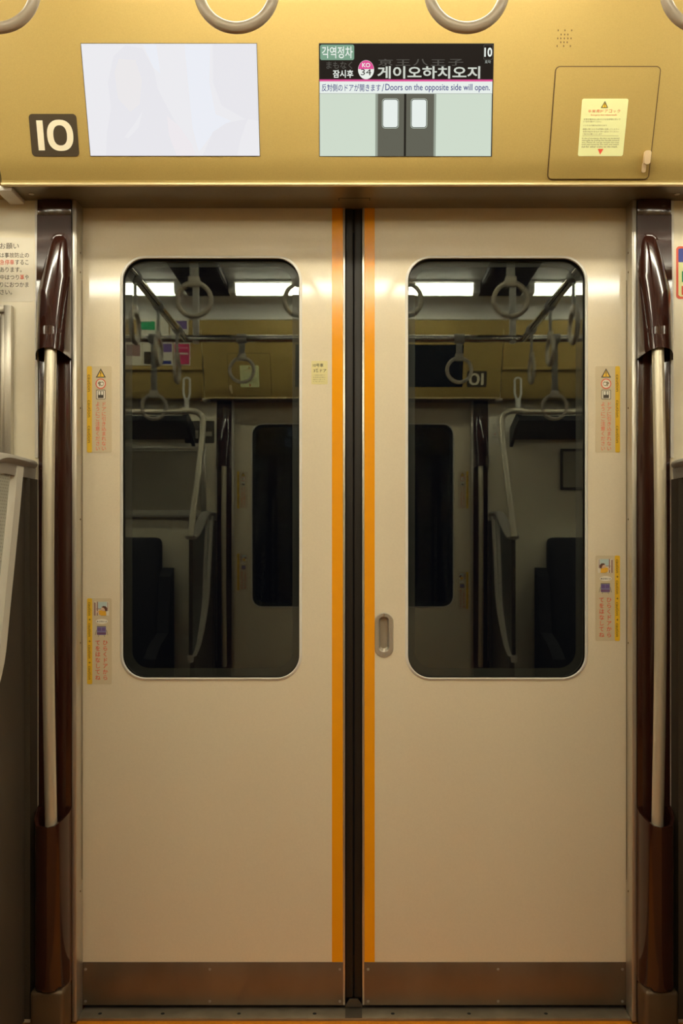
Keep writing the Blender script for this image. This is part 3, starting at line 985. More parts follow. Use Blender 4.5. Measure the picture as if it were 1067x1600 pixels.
def child_sticker(left):
    if left:
        x0, x1, s0, s1, ic, y0, y1, wf = 136.3, 174.5, 136.3, 144.2, 158.7, 934.8, 1069.0, 1
    else:
        x0, x1, s0, s1, ic, y0, y1, wf = 930.0, 968.4, 960.3, 968.4, 945.5, 868.0, 1001.5, -1
    pg = flat_page(DOORP, x0, y0, x1, y1)
    root = thing('hand_warning_sticker', ('sticker with a child drawing, low on the left leaf beside the window' if left
                                          else 'sticker with a child drawing, at mid height on the right leaf'),
                 'sticker', pg.at((x1 - x0) / 2, y1 - y0, 0), group='child hand warning stickers',
                 twin='dim child warning sticker on the %s opposite door leaf' % ('right' if left else 'left'))
    mb = MB()
    mb.slab(pg, rrect(0, 0, x1 - x0, y1 - y0, 2.5), 0.0001, 0.0005, 'sticker')
    mb.build('backing', root, smooth=False)
    a0, a1 = s0 - x0, s1 - x0
    mb = MB()
    mb.poly(pg, rrect(a0, 0, a1, y1 - y0, 2.2), O1, 'yellow')
    for a in (6.2, 39, 73, 106):
        mb.text(pg, 'caution', a0 + 1.6, a, a1 - 1.8, a + 21, O2, 'brownink', bold=0.004, rot=True)
    mc = (a0 + a1) / 2
    for a in (33.2, 67.2, 100.4):
        mb.poly(pg, [(mc - 2.2, a), (mc - 0.6, a - 0.6), (mc, a - 2.2), (mc + 0.6, a - 0.6), (mc + 2.2, a), (mc + 0.6, a + 0.6), (mc, a + 2.0), (mc - 0.6, a + 0.6)], O2, 'brownink')
    props(mb.build('caution_strip', root, smooth=False), 'yellow strip with the word caution four times')
    # picture: a child leaning on a closing door
    c = ic - x0
    X = lambda v: c + wf * v
    R = lambda u0, v0, u1, v1: [(X(u0), v0), (X(u1), v0), (X(u1), v1), (X(u0), v1)]
    mb = MB()
    mb.poly(pg, R(-11.5, 5.5, 11.5, 27), O1, 'notice')
    mb.poly(pg, R(-5.5, 5.5, 8.5, 16), O2, 'sky')
    mb.poly(pg, R(-11.5, 6.5, -9, 27), O2, 'mauve')
    mb.poly(pg, R(-7.5, 5.5, -5.5, 27), O2, 'mauve')
    mb.poly(pg, R(9.2, 6, 10.4, 20), O2, 'mauve')
    mb.poly(pg, R(-8.5, 16, 9, 17), O3, 'mauve')
    mb.poly(pg, [(X(-4), 19), (X(2), 18), (X(7), 20), (X(7.5), 27), (X(0), 27), (X(-4), 25)], O3, 'shirt')
    mb.poly(pg, [(X(-4), 19.5), (X(-7.8), 20.2), (X(-7.8), 22.2), (X(-3), 22.6)], O3, 'skin')
    mb.poly(pg, ell(X(3.2), 16.4, 3.6, 3.6, 20), O4, 'skin')
    mb.poly(pg, [(X(0.5), 13.4), (X(3), 12), (X(6.6), 12.4), (X(9.2), 15.4), (X(9.0), 19), (X(6.6), 20.8), (X(5.6), 18), (X(4.2), 15.2), (X(1.8), 14.6)], O4 + 0.0003, 'hair')
    props(mb.build('child_picture', root, smooth=False), 'drawing of a dark haired child in a yellow shirt')
    mb = MB()
    yb = 36.3
    mb.poly(pg, ell(c + 0.6, yb - 0.3, 9.4, 3.9), O1, 'whiteprint')
    mb.text(pg, 'あぶないよ', c - 7.4, yb - 1.3, c + 8.6, yb + 1.2, O2, 'ink', bold=0.02)
    # small plain train front
    t0 = 43.4
    mb.poly(pg, rrect(c - 7.2, t0, c + 7.2, t0 + 14, 1.6), O1, 'lilac')
    mb.poly(pg, rrect(c - 6.2, t0 + 2.4, c - 0.6, t0 + 7.6, 1), O2, 'violet')
    mb.poly(pg, rrect(c + 0.6, t0 + 2.4, c + 6.2, t0 + 7.6, 1), O2, 'violet')
    mb.poly(pg, rrect(c - 7.2, t0 + 10, c + 7.2, t0 + 13.2, 0.8), O2, 'purple')
    mb.poly(pg, rrect(c - 7.2, t0 - 0.3, c + 7.2, t0 + 0.9, 0.5), O2, 'greyink')
    for k in (-1, 1):
        mb.poly(pg, [(c + k * 7.4, t0 + 6), (c + k * 8.2, t0 + 6), (c + k * 10.2, t0 + 14), (c + k * 9.3, t0 + 14.2)], O1, 'greyink')
        mb.poly(pg, [(c + k * 3.6, t0 + 14.4), (c + k * 4.4, t0 + 14.2), (c + k * 5.6, t0 + 16.4), (c + k * 4.8, t0 + 16.6)], O1, 'greyink')
    mb.build('train_picture', root, smooth=False)
    mb = MB()
    mb.vtext(pg, 'ひらくドアから', c + 5.8, 64.6, 8.6, 9.12, O1, 'red', bold=0.012)
    mb.vtext(pg, 'てをはなしてね', c - 5.8, 64.6, 8.6, 9.12, O1, 'red', bold=0.012)
    mb.build('lettering', root, smooth=False)


for lf in (True, False):
    caution_sticker(lf)
    child_sticker(lf)

# small yellow car / door label
pg = flat_page(DOORP, 486.5, 564, 511.8, 600.5)
root = thing('door_number_label', 'small dull yellow label with car and door number beside the left orange stripe', 'label', pg.at(12, 36, 0),
             twin='small yellow door number label on the opposite door')
mb = MB()
mb.slab(pg, rrect(0, 0, 25.3, 36.5, 1.2), 0.0001, 0.0005, 'dullyellow')
mb.build('backing', root, smooth=False)
mb = MB()
mb.text(pg, '10号車', 2.4, 4.0, 18.6, 9.6, O1, 'ink', bold=0.01)
mb.text(pg, '3番ドア', 3.3, 12.4, 23.4, 18.0, O1, 'ink', bold=0.01)
for i, (t, x) in enumerate((('この車両は禁煙です', 21.6), ('非常時は係員の', 21.8), ('指示に従って', 21.6), ('ください。', 20.6))):
    mb.text(pg, t, 2.4, 21.4 + 3.3 * i, x, 23.2 + 3.3 * i, O1, 'greyink')
mb.build('lettering', root, smooth=False)

# ------------------------------------------------------------------ things on the overhead panel
# car number sign
pg = Page(FASC, [(44.5, 178), (119.2, 178), (124.3, 244.5), (50.5, 244.5)], (74, 66))
root = thing('car_number_sign', 'dark square sign with a large ivory number 10 at the left of the gold panel', 'sign', pg.at(37, 66, 0),
             twin='dark number sign on the far gold panel, reading backwards in the right window')
mb = MB()
mb.slab(pg, rrect(0, 0, 74, 66, 6), 0.0002, 0.0010, 'signbrown')
mb.build('plate', root, smooth=False)
mb = MB()
mb.poly(pg, [(11.2, 10), (21.0, 10), (21.0, 56.6), (11.2, 56.6)], 0.0014, 'signwhite')


def sup(cx, cy, rx, ry, e=2.35, n=56):
    o = []
    for i in range(n):
        a = 2 * math.pi * i / n
        c, s_ = math.cos(a), math.sin(a)
        o.append((cx + rx * math.copysign(abs(c) ** (2 / e), c), cy + ry * math.copysign(abs(s_) ** (2 / e), s_)))
    return o


mb.band(pg, sup(46.6, 33.2, 20.3, 24.2), sup(46.6, 33.2, 10.6, 15.6), 0.0014, 'signwhite')
mb.build('number', root, smooth=False)

# left screen
pg = Page(FASC, [(125.8, 67.5), (401.6, 67.5), (406.6, 244.3), (141.0, 244.3)], (275, 177))
root = thing('display_screen', 'washed-out white display screen at the left of the gold panel', 'screen', pg.at(137, 177, 0), group='screens above the doors')
scr_l = root
mb = MB()
mb.slab(pg, [(0, 0), (275, 0), (275, 177), (0, 177)], -0.004, 0.0008, 'black')
mb.build('bezel', root, smooth=False)
mb = MB()
mb.poly(pg, [(0.8, 0.9), (274.2, 0.9), (274.2, 176.2), (0.8, 176.2)], 0.0012, 's_white')
mb.poly(pg, [(70, 3), (96, 8), (112, 40), (116, 70), (128, 96), (140, 120), (162, 160), (166, 176), (26, 176), (30, 140), (40, 100), (38, 60), (50, 20)], 0.0014, 's_grey')
mb.poly(pg, [(58, 24), (84, 26), (92, 56), (86, 94), (70, 106), (52, 84), (50, 44)], 0.0016, 's_skin')
mb.poly(pg, [(97, 2), (118, 2), (122, 46), (112, 38)], 0.0016, 's_blue')
mb.poly(pg, [(162, 2), (202, 2), (198, 60), (206, 110), (230, 120), (200, 140), (176, 170), (168, 130)], 0.0014, 's_blue')
mb.poly(pg, [(206, 2), (274, 2), (274, 120), (250, 116), (216, 96), (204, 60)], 0.0014, 's_grey')
mb.poly(pg, [(182, 176), (200, 138), (222, 124), (258, 116), (252, 128), (244, 150), (238, 176)], 0.0016, 's_grey')
mb.poly(pg, [(128, 112), (148, 130), (166, 158), (170, 176), (140, 176), (130, 144)], 0.0018, 's_pink')
mb.poly(pg, [(76, 124), (90, 104), (82, 130), (64, 148), (58, 146)], 0.0018, 's_white')
mb.build('picture', root, smooth=False)

# right screen
QX, QY = 498.4, 67.5
pg = Page(FASC, [(498.2, 67.5), (771.6, 67.8), (768.4, 244.6), (498.8, 244.6)], (272, 177))
root = thing('display_screen', 'lit passenger information screen showing Korean text and a door diagram', 'screen', pg.at(136, 177, 0), group='screens above the doors')
scr_r = root
mb = MB()
mb.slab(pg, [(0, 0), (272, 0), (272, 177), (0, 177)], -0.004, 0.0008, 'black')
mb.build('bezel', root, smooth=False)
S = lambda x, y: (x - QX, y - QY)
B = lambda x0, y0, x1, y1: (x0 - QX, y0 - QY, x1 - QX, y1 - QY)
RC = lambda x0, y0, x1, y1: [S(x0, y0), S(x1, y0), S(x1, y1), S(x0, y1)]
mb = MB()
mb.poly(pg, RC(499.3, 68.6, 769.6, 122.8), 0.0012, 's_black')
mb.poly(pg, RC(499.3, 122.8, 769.2, 125.8), 0.0013, 's_mag')
mb.poly(pg, RC(499.3, 125.8, 769.0, 144.2), 0.0012, 's_band')
mb.poly(pg, RC(499.3, 144.2, 769.0, 145.0), 0.0012, 's_line')
mb.poly(pg, RC(499.3, 145.0, 768.6, 243.9), 0.0012, 's_body')
# door diagram
mb.poly(pg, RC(586.6, 145, 681.6, 243.9), 0.0014, 's_jamb')
mb.poly(pg, RC(590.4, 145, 678.2, 243.9), 0.0016, 's_door')
mb.poly(pg, RC(631.4, 145, 634.8, 243.9), 0.0018, 's_doordark')
for x0, x1 in ((597.0, 623.2), (641.8, 667.8)):
    mb.band(pg, rrect(*B(x0, 152.4, x1, 199.4), 5), rrect(*B(x0 + 0.7, 153.1, x1 - 0.7, 198.7), 4.4), 0.0018, 's_body')
    mb.poly(pg, rrect(*B(x0 + 0.7, 153.1, x1 - 0.7, 198.7), 4.4), 0.0018, 's_doordark')
    mb.poly(pg, rrect(*B(x0 + 1.7, 154.2, x1 - 1.7, 197.6), 3.6), 0.0020, 's_band')
mb.poly(pg, rrect(*B(500.2, 69.8, 553.2, 93.2), 3), 0.0014, 's_badge')
mb.band(pg, rrect(*B(754.4, 69.4, 769.0, 92.2), 2), rrect(*B(755.1, 70.1, 768.3, 91.5), 1.6), 0.0014, 's_dim')
cx, cy = S(571.8, 107.9)
mb.poly(pg, ell(cx, cy, 12.4, 14.6), 0.0014, 's_text')
mb.poly(pg, [(cx + 11.9 * math.cos(a), cy - 1.0 + 13.2 * math.sin(a)) for a in [math.pi + math.pi * i / 24 for i in range(25)]], 0.0016, 's_mag')
mb.build('picture', root, smooth=False)
mb = MB()
mb.text(pg, '각역정차', *B(503, 72.6, 550.8, 90.6), 0.0018, 's_text', bold=0.012)
mb.text(pg, 'まもなく', *B(510, 95.4, 550.4, 106.8), 0.0016, 's_dim', bold=0.012)
mb.text(pg, '잠시후', *B(520, 108.2, 552, 120.4), 0.0016, 's_text', bold=0.02)
mb.text(pg, 'KO', *B(565.6, 97.6, 578.2, 104.2), 0.0020, 's_text', bold=0.02)
mb.text(pg, '34', *B(563.6, 106.8, 579.8, 116.4), 0.0020, 's_doordark', bold=0.0)
for i, ch in enumerate('京王八王子'):
    mb.text(pg, ch, *B(590.4 + 27.4 * i, 91.4 if ch != '王' else 92.2, 613.4 + 27.4 * i, 101.6), 0.0016, 's_dim', bold=0.012)
mb.text(pg, '게이오하치오지', *B(589.4, 102.4, 749.6, 121.6), 0.0018, 's_main', bold=0.022)
mb.text(pg, '10', *B(755.6, 74.0, 767.8, 88.2), 0.0018, 's_text', bold=0.03)
mb.text(pg, '호차', *B(756.6, 93.2, 766.0, 98.2), 0.0016, 's_line', bold=0.01)
mb.text(pg, '反対側のドアが開きます', *B(502.6, 129.8, 594.6, 141.4), 0.0016, 's_navy', bold=0.008)
mb.text(pg, '/', *B(596.4, 129.8, 600.2, 141.2), 0.0016, 's_navy')
mb.text(pg, 'Doors on the opposite side will open.', *B(602.0, 129.6, 765.0, 142.8), 0.0016, 's_navy', bold=0.008)
mb.build('lettering', root, smooth=False)

# hatch sticker
pg = Page(FASC, [(909.0, 154.4), (981.3, 154.4), (972.3, 244.2), (902.2, 244.2)], (71, 90))
root = thing('emergency_handle_label', 'pale yellow instruction label stuck on the square hatch', 'label', pg.at(35, 90, 0.0026),
             twin='pale yellow label on the far hatch, mirrored in the left window')
mb = MB()
mb.slab(pg, rrect(0, 0, 71, 90, 3), 0.0026, 0.0031, 'paleyellow')
mb.build('backing', root, smooth=False)
mb = MB()
e = 0.0035
tri(mb, pg, 35.2, 3.6, 14.4, 5.6, e, 'yellow')
for i, ch in enumerate('非常用ドアコック'):
    k = 1.4 if ch == 'ッ' else 0
    mb.text(pg, ch, 10.6 + 6.4 * i + k / 2, 17.0 + k, 15.2 + 6.4 * i - k / 2, 21.6, e, 'red')
mb.text(pg, 'Emergency door release handle', 15.4, 24.0, 55.4, 27.2, e, 'palered')
for t, x0, x1, y in (('非常の場合はこのハンドルを手前に引いて', 4.6, 61.5, 30.6), ('ドアを手で開けてください。', 4.6, 32.5, 34.4), ('ハンドルの操作は次のとおり', 4.6, 41, 40.2),
                     ('線路に降りるときは列車に注意してください', 4.6, 60.8, 46.0), ('係員の指示があるまで外へ出ないでください', 4.8, 60.8, 49.8), ('ご協力をお願いいたします', 4.8, 35, 53.6)):
    mb.text(pg, t, x0, y, x1, y + 2.7, e, 'greyink')
mb.poly(pg, [(4.6, 57.6), (61.2, 57.6), (61.2, 58.0), (4.6, 58.0)], e, 'greyink')
for i, t in enumerate(('In case of emergency, this door can be opened', 'manually by pulling the handle toward', 'you. Please do not go outside the train', 'until instructed by the staff, and watch', 'out for other trains on the track.')):
    mb.text(pg, t, 4.6, 60.6 + 3.25 * i, 62.6 - (1.5 if i == 4 else 0), 63.2 + 3.25 * i, e, 'ink')
mb.poly(pg, [(30.4, 78.6), (39.4, 78.6), (34.9, 87.6)], e, 'red')
mb.build('lettering', root, smooth=False)

# ------------------------------------------------------------------ things on the wall
pg = flat_page(WALLP, -58, 371.5, 53.0, 471.5)
root = thing('wall_notice', 'pale notice of printed Japanese text on the left wall beside the brown post', 'notice', pg.at(60, 100, 0),
             twin='pale text notice on the far wall')
mb = MB()
mb.slab(pg, rrect(0, 0, 111, 100, 4), 0.0001, 0.0006, 'notice')
mb.build('backing', root, smooth=False)
mb = MB()
e = 0.0010
mb.text(pg, 'お願い', 58.0, 380 - 371.5, 87.6, 389.4 - 371.5, e, 'ink')
for t, m_, x0, x1, yc in (('は事故防止の', 'ink', 0, 45.4, 399), ('急停車', 'red', 0.2, 22.4, 410), ('するこ', 'ink', 24, 44.8, 410), ('あります。', 'ink', 0.2, 34, 421.6),
                          ('中はつり', 'ink', 0.2, 29.8, 433.4), ('革', 'red', 31.2, 38.0, 433.4), ('や', 'ink', 39.4, 44.8, 433.4), ('りにおつかま', 'ink', 0.6, 45.0, 445.0), ('さい。', 'ink', 0.4, 19.0, 456.6)):
    mb.text(pg, t, x0 + 58, yc - 4.0 - 371.5, x1 + 58, yc + 3.9 - 371.5, e, m_)
mb.build('lettering', root, smooth=False)

pg = flat_page(WALLP, 1056.4, 385, 1165, 467)
root = thing('red_bordered_sticker', 'red bordered sticker with blue top, cut by the right edge', 'sticker', pg.at(40, 82, 0),
             twin='dark sticker on the far wall above the seats, mirrored in the left window')
mb = MB()
mb.slab(pg, rrect(0, 0, 108, 82, 5), 0.0001, 0.0006, 'red')
mb.build('backing', root, smooth=False)
mb = MB()
e = 0.0010
mb.poly(pg, rrect(3.2, 3.6, 105, 25, 2), e, 'blue')
mb.poly(pg, [(3.2, 25), (105, 25), (105, 78.6), (6, 78.6), (3.2, 76)], e, 'paleyellow')
mb.poly(pg, [(8.5, 39), (48, 39), (48, 56), (8.5, 56)], e + 0.0003, 'green')
mb.poly(pg, [(10.5, 41), (46, 41), (46, 54), (10.5, 54)], e + 0.0006, 'notice')
mb.poly(pg, [(58, 35), (98, 35), (98, 64), (58, 64)], e + 0.0003, 'greyink')
mb.poly(pg, [(8.0, 62), (48, 62), (48, 76), (8.0, 76)], e + 0.0003, 'red')
mb.build('printing', root, smooth=False)


# side windows beyond the door bay
def side_window(s, n):
    x0, x1 = s * 0.781, s * 1.95
    a, b = min(x0, x1), max(x0, x1)
    z0, z1 = H + 0.195, H + 0.562
    lab = 'window beyond the left wall notice, only its silver frame corner in view' if s < 0 else 'shaded window beyond the right post'
    root = thing('window_%d' % n, lab, 'window', ((a + b) / 2, WALLY, z0), kind='structure', twin='window over the far seats with its shade drawn')
    mb = MB()
    fw = 0.0165
    for q in ((a, a + fw, z0, z1), (b - fw, b, z0, z1), (a + fw, b - fw, z0, z0 + fw), (a + fw, b - fw, z1 - fw, z1)):
        mb.box(q[0], q[1], WALLY - 0.016, WALLY + 0.002, q[2], q[3], 'alu', bev=0.002)
    fi = 0.010
    a2, b2, z2, z3 = a + fw, b - fw, z0 + fw, z1 - fw
    for q in ((a2, a2 + fi, z2, z3), (b2 - fi, b2, z2, z3), (a2 + fi, b2 - fi, z2, z2 + fi), (a2 + fi, b2 - fi, z3 - fi, z3)):
        mb.box(q[0], q[1], WALLY - 0.008, WALLY + 0.002, q[2], q[3], 'alu', bev=0.001)
    mb.build('window_frame', root)
    mb = MB()
    mb.box(a2 + fi, b2 - fi, WALLY - 0.003, WALLY + 0.001, z2 + fi, z3 - fi, 'shade')
    mb.build('roller_shade', root)
    mb = MB()
    mb.box(a - 0.01, b + 0.01, WALLY - 0.030, WALLY + 0.002, z0 - 0.012, z0 - 0.001, 'cap', bev=0.003)
    mb.build('window_sill', root)
    return root


win_l = side_window(-1, 1)
win_r = side_window(1, 2)
COPY[:] = [c for c in COPY if c[0] is not win_l]       # the far wall has a picture there instead


# ------------------------------------------------------------------ straps and rails
RY, RZ = -0.79, H + 0.962
RR, RT = 0.0545, 0.0082


def make_strap(loc, length, turn, label, group, first={}):
    """a ring strap hung from a rail at loc; length from rail to ring top"""
    key = round(length, 3)
    if key not in first:
        root = thing('hanging_strap', label, 'strap', (0, 0, 0), group=group)
        mb = MB()
        mb.tube([(-0.022, 0, 0), (0.022, 0, 0)], 0.0215, 'strap', n=16)
        mb.build('rail_sleeve', root)
        mb = MB()
        mb.box(-0.014, 0.014, -0.004, 0.004, -length - 0.012, -0.015, 'strap', bev=0.002)
        mb.build('webbing', root)
        mb = MB()
        mb.box(-0.019, 0.019, -0.009, 0.009, -length - 0.022, -length + 0.012, 'ring', bev=0.004)
        mb.build('ring_clip', root)
        zc = -length - RR - RT
        mb = MB()
        mb.tube([(RR * math.sin(2 * math.pi * i / 56), 0, zc + RR * math.cos(2 * math.pi * i / 56)) for i in range(56)], RT, 'ring', n=16, closed=True, up=(0, 1, 0))
        props(mb.build('ring', root), 'warm grey plastic ring')
        first[key] = root
        o = root
    else:
        o = first[key].copy()
        COL.objects.link(o)
        for ch in list(first[key].children):
            c = ch.copy()
            COL.objects.link(c)
            c.parent = o
        props(o, label, group=group)
    o.location = loc
    o.rotation_euler = (0, 0, turn)
    return o


near = 'ring straps above the near doorway'
SHORT = 0.079
for x, lb in ((-0.521, 'ring strap at the top left corner, cut by the left edge'), (-0.172, 'ring strap hanging above the white left screen'),
              (0.164, 'ring strap hanging above the lit right screen'), (0.509, 'ring strap at the top right corner, cut by the right edge')):
    make_strap((x, RY, RZ), SHORT, 0, lb, near)
far = 'ring straps across the aisle, mirrored in the glass'
for x, lb in ((-0.50, 'short strap before the far hatch, mirrored in the left window'), (-0.166, 'short strap before the far door gap, left of centre'),
              (0.17, 'short strap before the far door gap, right of centre'), (0.482, 'short strap before the far number sign, mirrored in the right window')):
    make_strap((x - 0.008, -CAR - RY, RZ), SHORT, 0, lb, far)
for s in (-1, 1):
    sd = 'left' if s < 0 else 'right'
    for k, x in enumerate((0.905, 1.20, 1.50)):
        make_strap((s * x, -CAR - RY, RZ), 0.245, 0, 'long strap before the far seats, number %d outward in the %s window' % (k + 1, sd), far)
        make_strap((s * x, RY, RZ), 0.245, 0, 'long strap before the near seats, number %d outward on the %s' % (k + 1, sd), 'long ring straps over the near seats')
    for k, y in enumerate((-1.0, -1.37, -1.74)):
        make_strap((s * 0.765, y, RZ), 0.115, math.pi / 2, 'strap on the %s crossing rail, number %d from the near doors' % (sd, k + 1), 'ring straps on the crossing rails')

for y, lb in ((RY, 'steel strap rail running above the near doorway'), (-CAR - RY, 'steel strap rail across the aisle, mirrored in the glass')):
    root = thing('strap_rail', lb, 'rail', (0, y, RZ))
    mb = MB()
    mb.tube([(-XE + 0.05, y, RZ), (XE - 0.05, y, RZ)], 0.0165, 'chrome', n=16)
    mb.build('rail', root)
    for x in (-2.1, -0.715, 0.715, 2.1):
        mb = MB()
        mb.box(x - 0.014, x + 0.014, y - 0.012, y + 0.012, RZ - 0.022, H + 1.29, 'white', bev=0.004)
        mb.build('rail_hanger', root)
for s in (-1, 1):
    mb = MB()
    mb.tube([(s * 0.765, RY, RZ), (s * 0.765, -CAR - RY, RZ)], 0.0165, 'chrome', n=16)
    o = mb.build('crossing_rail', loc=(s * 0.765, -1.355, RZ))
    single(o, 'steel crossing rail joining both strap rails, mirrored in the %s window' % ('left' if s < 0 else 'right'), 'rail')

# ------------------------------------------------------------------ ceiling lamps and vents
LZ = H + 1.243
for side, y in (('near', -0.60), ('far', -CAR + 0.60)):
    for k in range(-2, 3):
        x = k * 1.405
        hl = 0.590 if abs(k) < 2 else 0.53
        root = thing('ceiling_lamp', 'long fluorescent ceiling lamp on the %s side, %s' % (side, ('centred over the doors', 'one along to the right', 'two along to the right', 'two along to the left', 'one along to the left')[k]),
                     'lamp', (x, y, LZ), group='fluorescent lamps along the %s side' % side)
        mb = MB()
        prof = [(-0.050, H + 1.262), (-0.050, H + 1.2715), (0.050, H + 1.2715), (0.050, H + 1.262)]
        mb.prism([(x - hl, y + a, b) for a, b in prof], (2 * hl, 0, 0), 'lampbody')
        mb.build('reflector', root, smooth=False)
        mb = MB()
        mb.tube([(x - hl + 0.03, y, LZ), (x + hl - 0.03, y, LZ)], 0.029, 'tube' if side == 'near' else 'tube_far', n=16)
        mb.build('tube', root)
        for e in (-1, 1):
            mb = MB()
            a, b = sorted((x + e * hl, x + e * (hl - 0.032)))
            mb.box(a, b, y - 0.045, y + 0.045, LZ - 0.034, H + 1.263, 'lampbody', bev=0.008)
            mb.build('end_holder', root)
    for k in range(-2, 2):
        x = (k + 0.5) * 1.405
        root = thing('ceiling_vent', 'dark slatted ceiling vent between lamps on the %s side, vent %s' % (side, ('far left', 'left', 'right', 'far right')[k + 2]),
                     'vent', (x, y, H + 1.25), group='ceiling vents along the %s side' % side)
        y0, y1 = (y - 0.55, y + 0.12) if side == 'near' else (y - 0.12, y + 0.55)
        mb = MB()
        mb.box(x - 0.108, x + 0.108, y0, y1, H + 1.245, H + 1.272, 'vent', bev=0.004)
        mb.build('vent_body', root)
        mb = MB()
        n = 18
        for i in range(n):
            yy = y0 + 0.02 + (y1 - y0 - 0.04) * i / (n - 1)
            mb.box(x - 0.10, x + 0.10, yy - 0.006, yy + 0.006, H + 1.238, H + 1.246, 'vent')
        mb.build('vent_slats', root, smooth=False)


# ------------------------------------------------------------------ luggage racks and seats
def make_rack(s):
    sd = 'left' if s < 0 else 'right'
    root = thing('luggage_rack', 'luggage rack over the near seats on the %s' % sd, 'luggage rack', (s * 1.4, -0.2, H + 0.68),
                 twin='dark luggage rack over the far seats, %s end of that wall' % sd)
    x0, x1 = s * 0.84, s * 2.6
    a, b = min(x0, x1), max(x0, x1)
    mb = MB()
    mb.tube([(a, -0.31, H + 0.706), (b, -0.31, H + 0.706)], 0.014, 'pole', n=14)
    mb.build('front_rail', root)
    mb = MB()
    mb.prism([(a, -0.30, H + 0.69), (a, -0.30, H + 0.665), (a, -0.05, H + 0.60), (a, -0.05, H + 0.64)], (b - a, 0, 0), 'rack')
    mb.build('shelf', root, smooth=False)
    mb = MB()
    for x in (x0, (x0 + x1) / 2, x1):
        mb.prism([(x, -0.325, H + 0.70), (x, -0.29, H + 0.72), (x, -0.048, H + 0.66), (x, -0.048, H + 0.56)], (s * 0.018, 0, 0), 'rack')
    mb.build('bracket', root, smooth=False)
    # the loop that hangs the rack end
    mb = MB()
    xx = s * 0.838
    for dx_ in (-0.016, 0.016):
        mb.tube([(xx + dx_, -0.300, H + 0.875), (xx + dx_, -0.303, H + 0.80), (xx + dx_ * 0.4, -0.306, H + 0.765)], 0.0055, 'white', n=10)
    mb.tube([(xx - 0.016, -0.300, H + 0.875), (xx, -0.299, H + 0.882), (xx + 0.016, -0.300, H + 0.875)], 0.0055, 'white', n=10)
    mb.tube([(xx, -0.306, H + 0.775), (xx, -0.310, H + 0.705)], 0.012, 'white', n=12)
    mb.build('hanger_loop', root)


for s in (-1, 1):
    make_rack(s)


def make_seat(s):
    sd = 'left' if s < 0 else 'right'
    root = thing('bench_seat', 'charcoal high-backed bench on the far side, mirrored low in the %s window' % sd, 'seat', (s * 1.5, -CAR + 0.3, 0), group='high-backed benches on the far side')
    y = lambda v: -CAR - (-v)          # v: distance from the far door plane
    mb = MB()
    for k in range(4):
        c = s * (1.24 + 0.46 * k)
        mb.box(c - 0.225, c + 0.225, -CAR + 0.10, -CAR + 0.56, 0.36, 0.46, 'seat', bev=0.035, seg=3)
    mb.build('cushion', root)
    mb = MB()
    for k in range(4):
        c = s * (1.24 + 0.46 * k)
        mb.box(c - 0.222, c + 0.222, -CAR + 0.055, -CAR + 0.17, 0.44, H + 0.075, 'seat', bev=0.03, seg=3)
    mb.build('backrest', root)
    mb = MB()
    a, b = sorted((s * 0.985, s * 2.84))
    mb.box(a, b, -CAR + 0.10, -CAR + 0.50, 0.10, 0.36, 'seatframe', bev=0.01)
    mb.build('base', root)
    mb = MB()
    for e in (0.988, 2.87):
        pr = [(-CAR + 0.07, 0.40), (-CAR + 0.50, 0.40), (-CAR + 0.52, 0.56), (-CAR + 0.40, 0.62), (-CAR + 0.22, 0.66), (-CAR + 0.17, H - 0.13), (-CAR + 0.07, H - 0.085)]
        mb.prism([(s * e - 0.030, q, z) for q, z in pr], (0.06, 0, 0), 'seat')
    mb.build('armrest', root, smooth=False)


    near_ = root.copy()                               # the bench on the near side, behind the partition
    COL.objects.link(near_)
    near_.location = (-s * 1.5, -0.3, 0)
    near_.rotation_euler = (0, 0, math.pi)
    near_['label'] = 'charcoal high-backed bench behind the %s near partition' % ('right' if s < 0 else 'left')
    near_['group'] = 'high-backed benches on the near side'
    for ch in list(root.children):
        c = ch.copy()
        COL.objects.link(c)
        c.parent = near_


for s in (-1, 1):
    make_seat(s)

# ------------------------------------------------------------------ the opposite side of the car: the same fittings turned half round
TURN = Matrix.Rotation(math.pi, 4, 'Z')


def turned(v): return Vector((-v.x - 0.010, -CAR - v.y, v.z))


NAMES = {'wall_front': 'wall_back', 'trim_1': 'trim_7', 'trim_2': 'trim_8', 'trim_3': 'trim_9', 'trim_4': 'trim_10', 'trim_5': 'trim_11', 'trim_6': 'trim_12',
         'door_1': 'door_3', 'door_2': 'door_4', 'window_2': 'window_3'}


def copy_tree(o, parent):
    c = o.copy()
    COL.objects.link(c)
    c.parent = parent
    for ch in list(o.children):
        copy_tree(ch, c)
    return c


for o, lab in list(COPY):
    c = o.copy()
    COL.objects.link(c)
    base = o.name.split('.')[0]
    if base in NAMES:
        c.name = NAMES[base]
    c.location = turned(o.location)
    c.rotation_euler = (0, 0, math.pi)
    c['label'] = lab
    if 'group' in c.keys():
        c['group'] = c['group'] + ' on the far side'
    for ch in list(o.children):
        copy_tree(ch, c)
    if base.startswith('door_') and base in NAMES:
        for ch in c.children_recursive:
            if ch.material_slots and ch.material_slots[0].material == M['pane']:
                ch.material_slots[0].link = 'OBJECT'
                ch.material_slots[0].material = M['pane_far']

# the sticker on the far wall is a dark one
for o in COL.objects:
    if o.get('label', '').startswith('dark sticker on the far wall'):
        for ch in o.children:
            for sl in ch.material_slots:
                k = {'red_print': 'signbrown', 'print_blue': 'ink', 'pale_yellow_label': 'signbrown', 'print_green': 'shade', 'pale_notice': 'shade', 'grey_print': 'shade'}[sl.material.name]
                sl.link = 'OBJECT'
                sl.material = M[k]

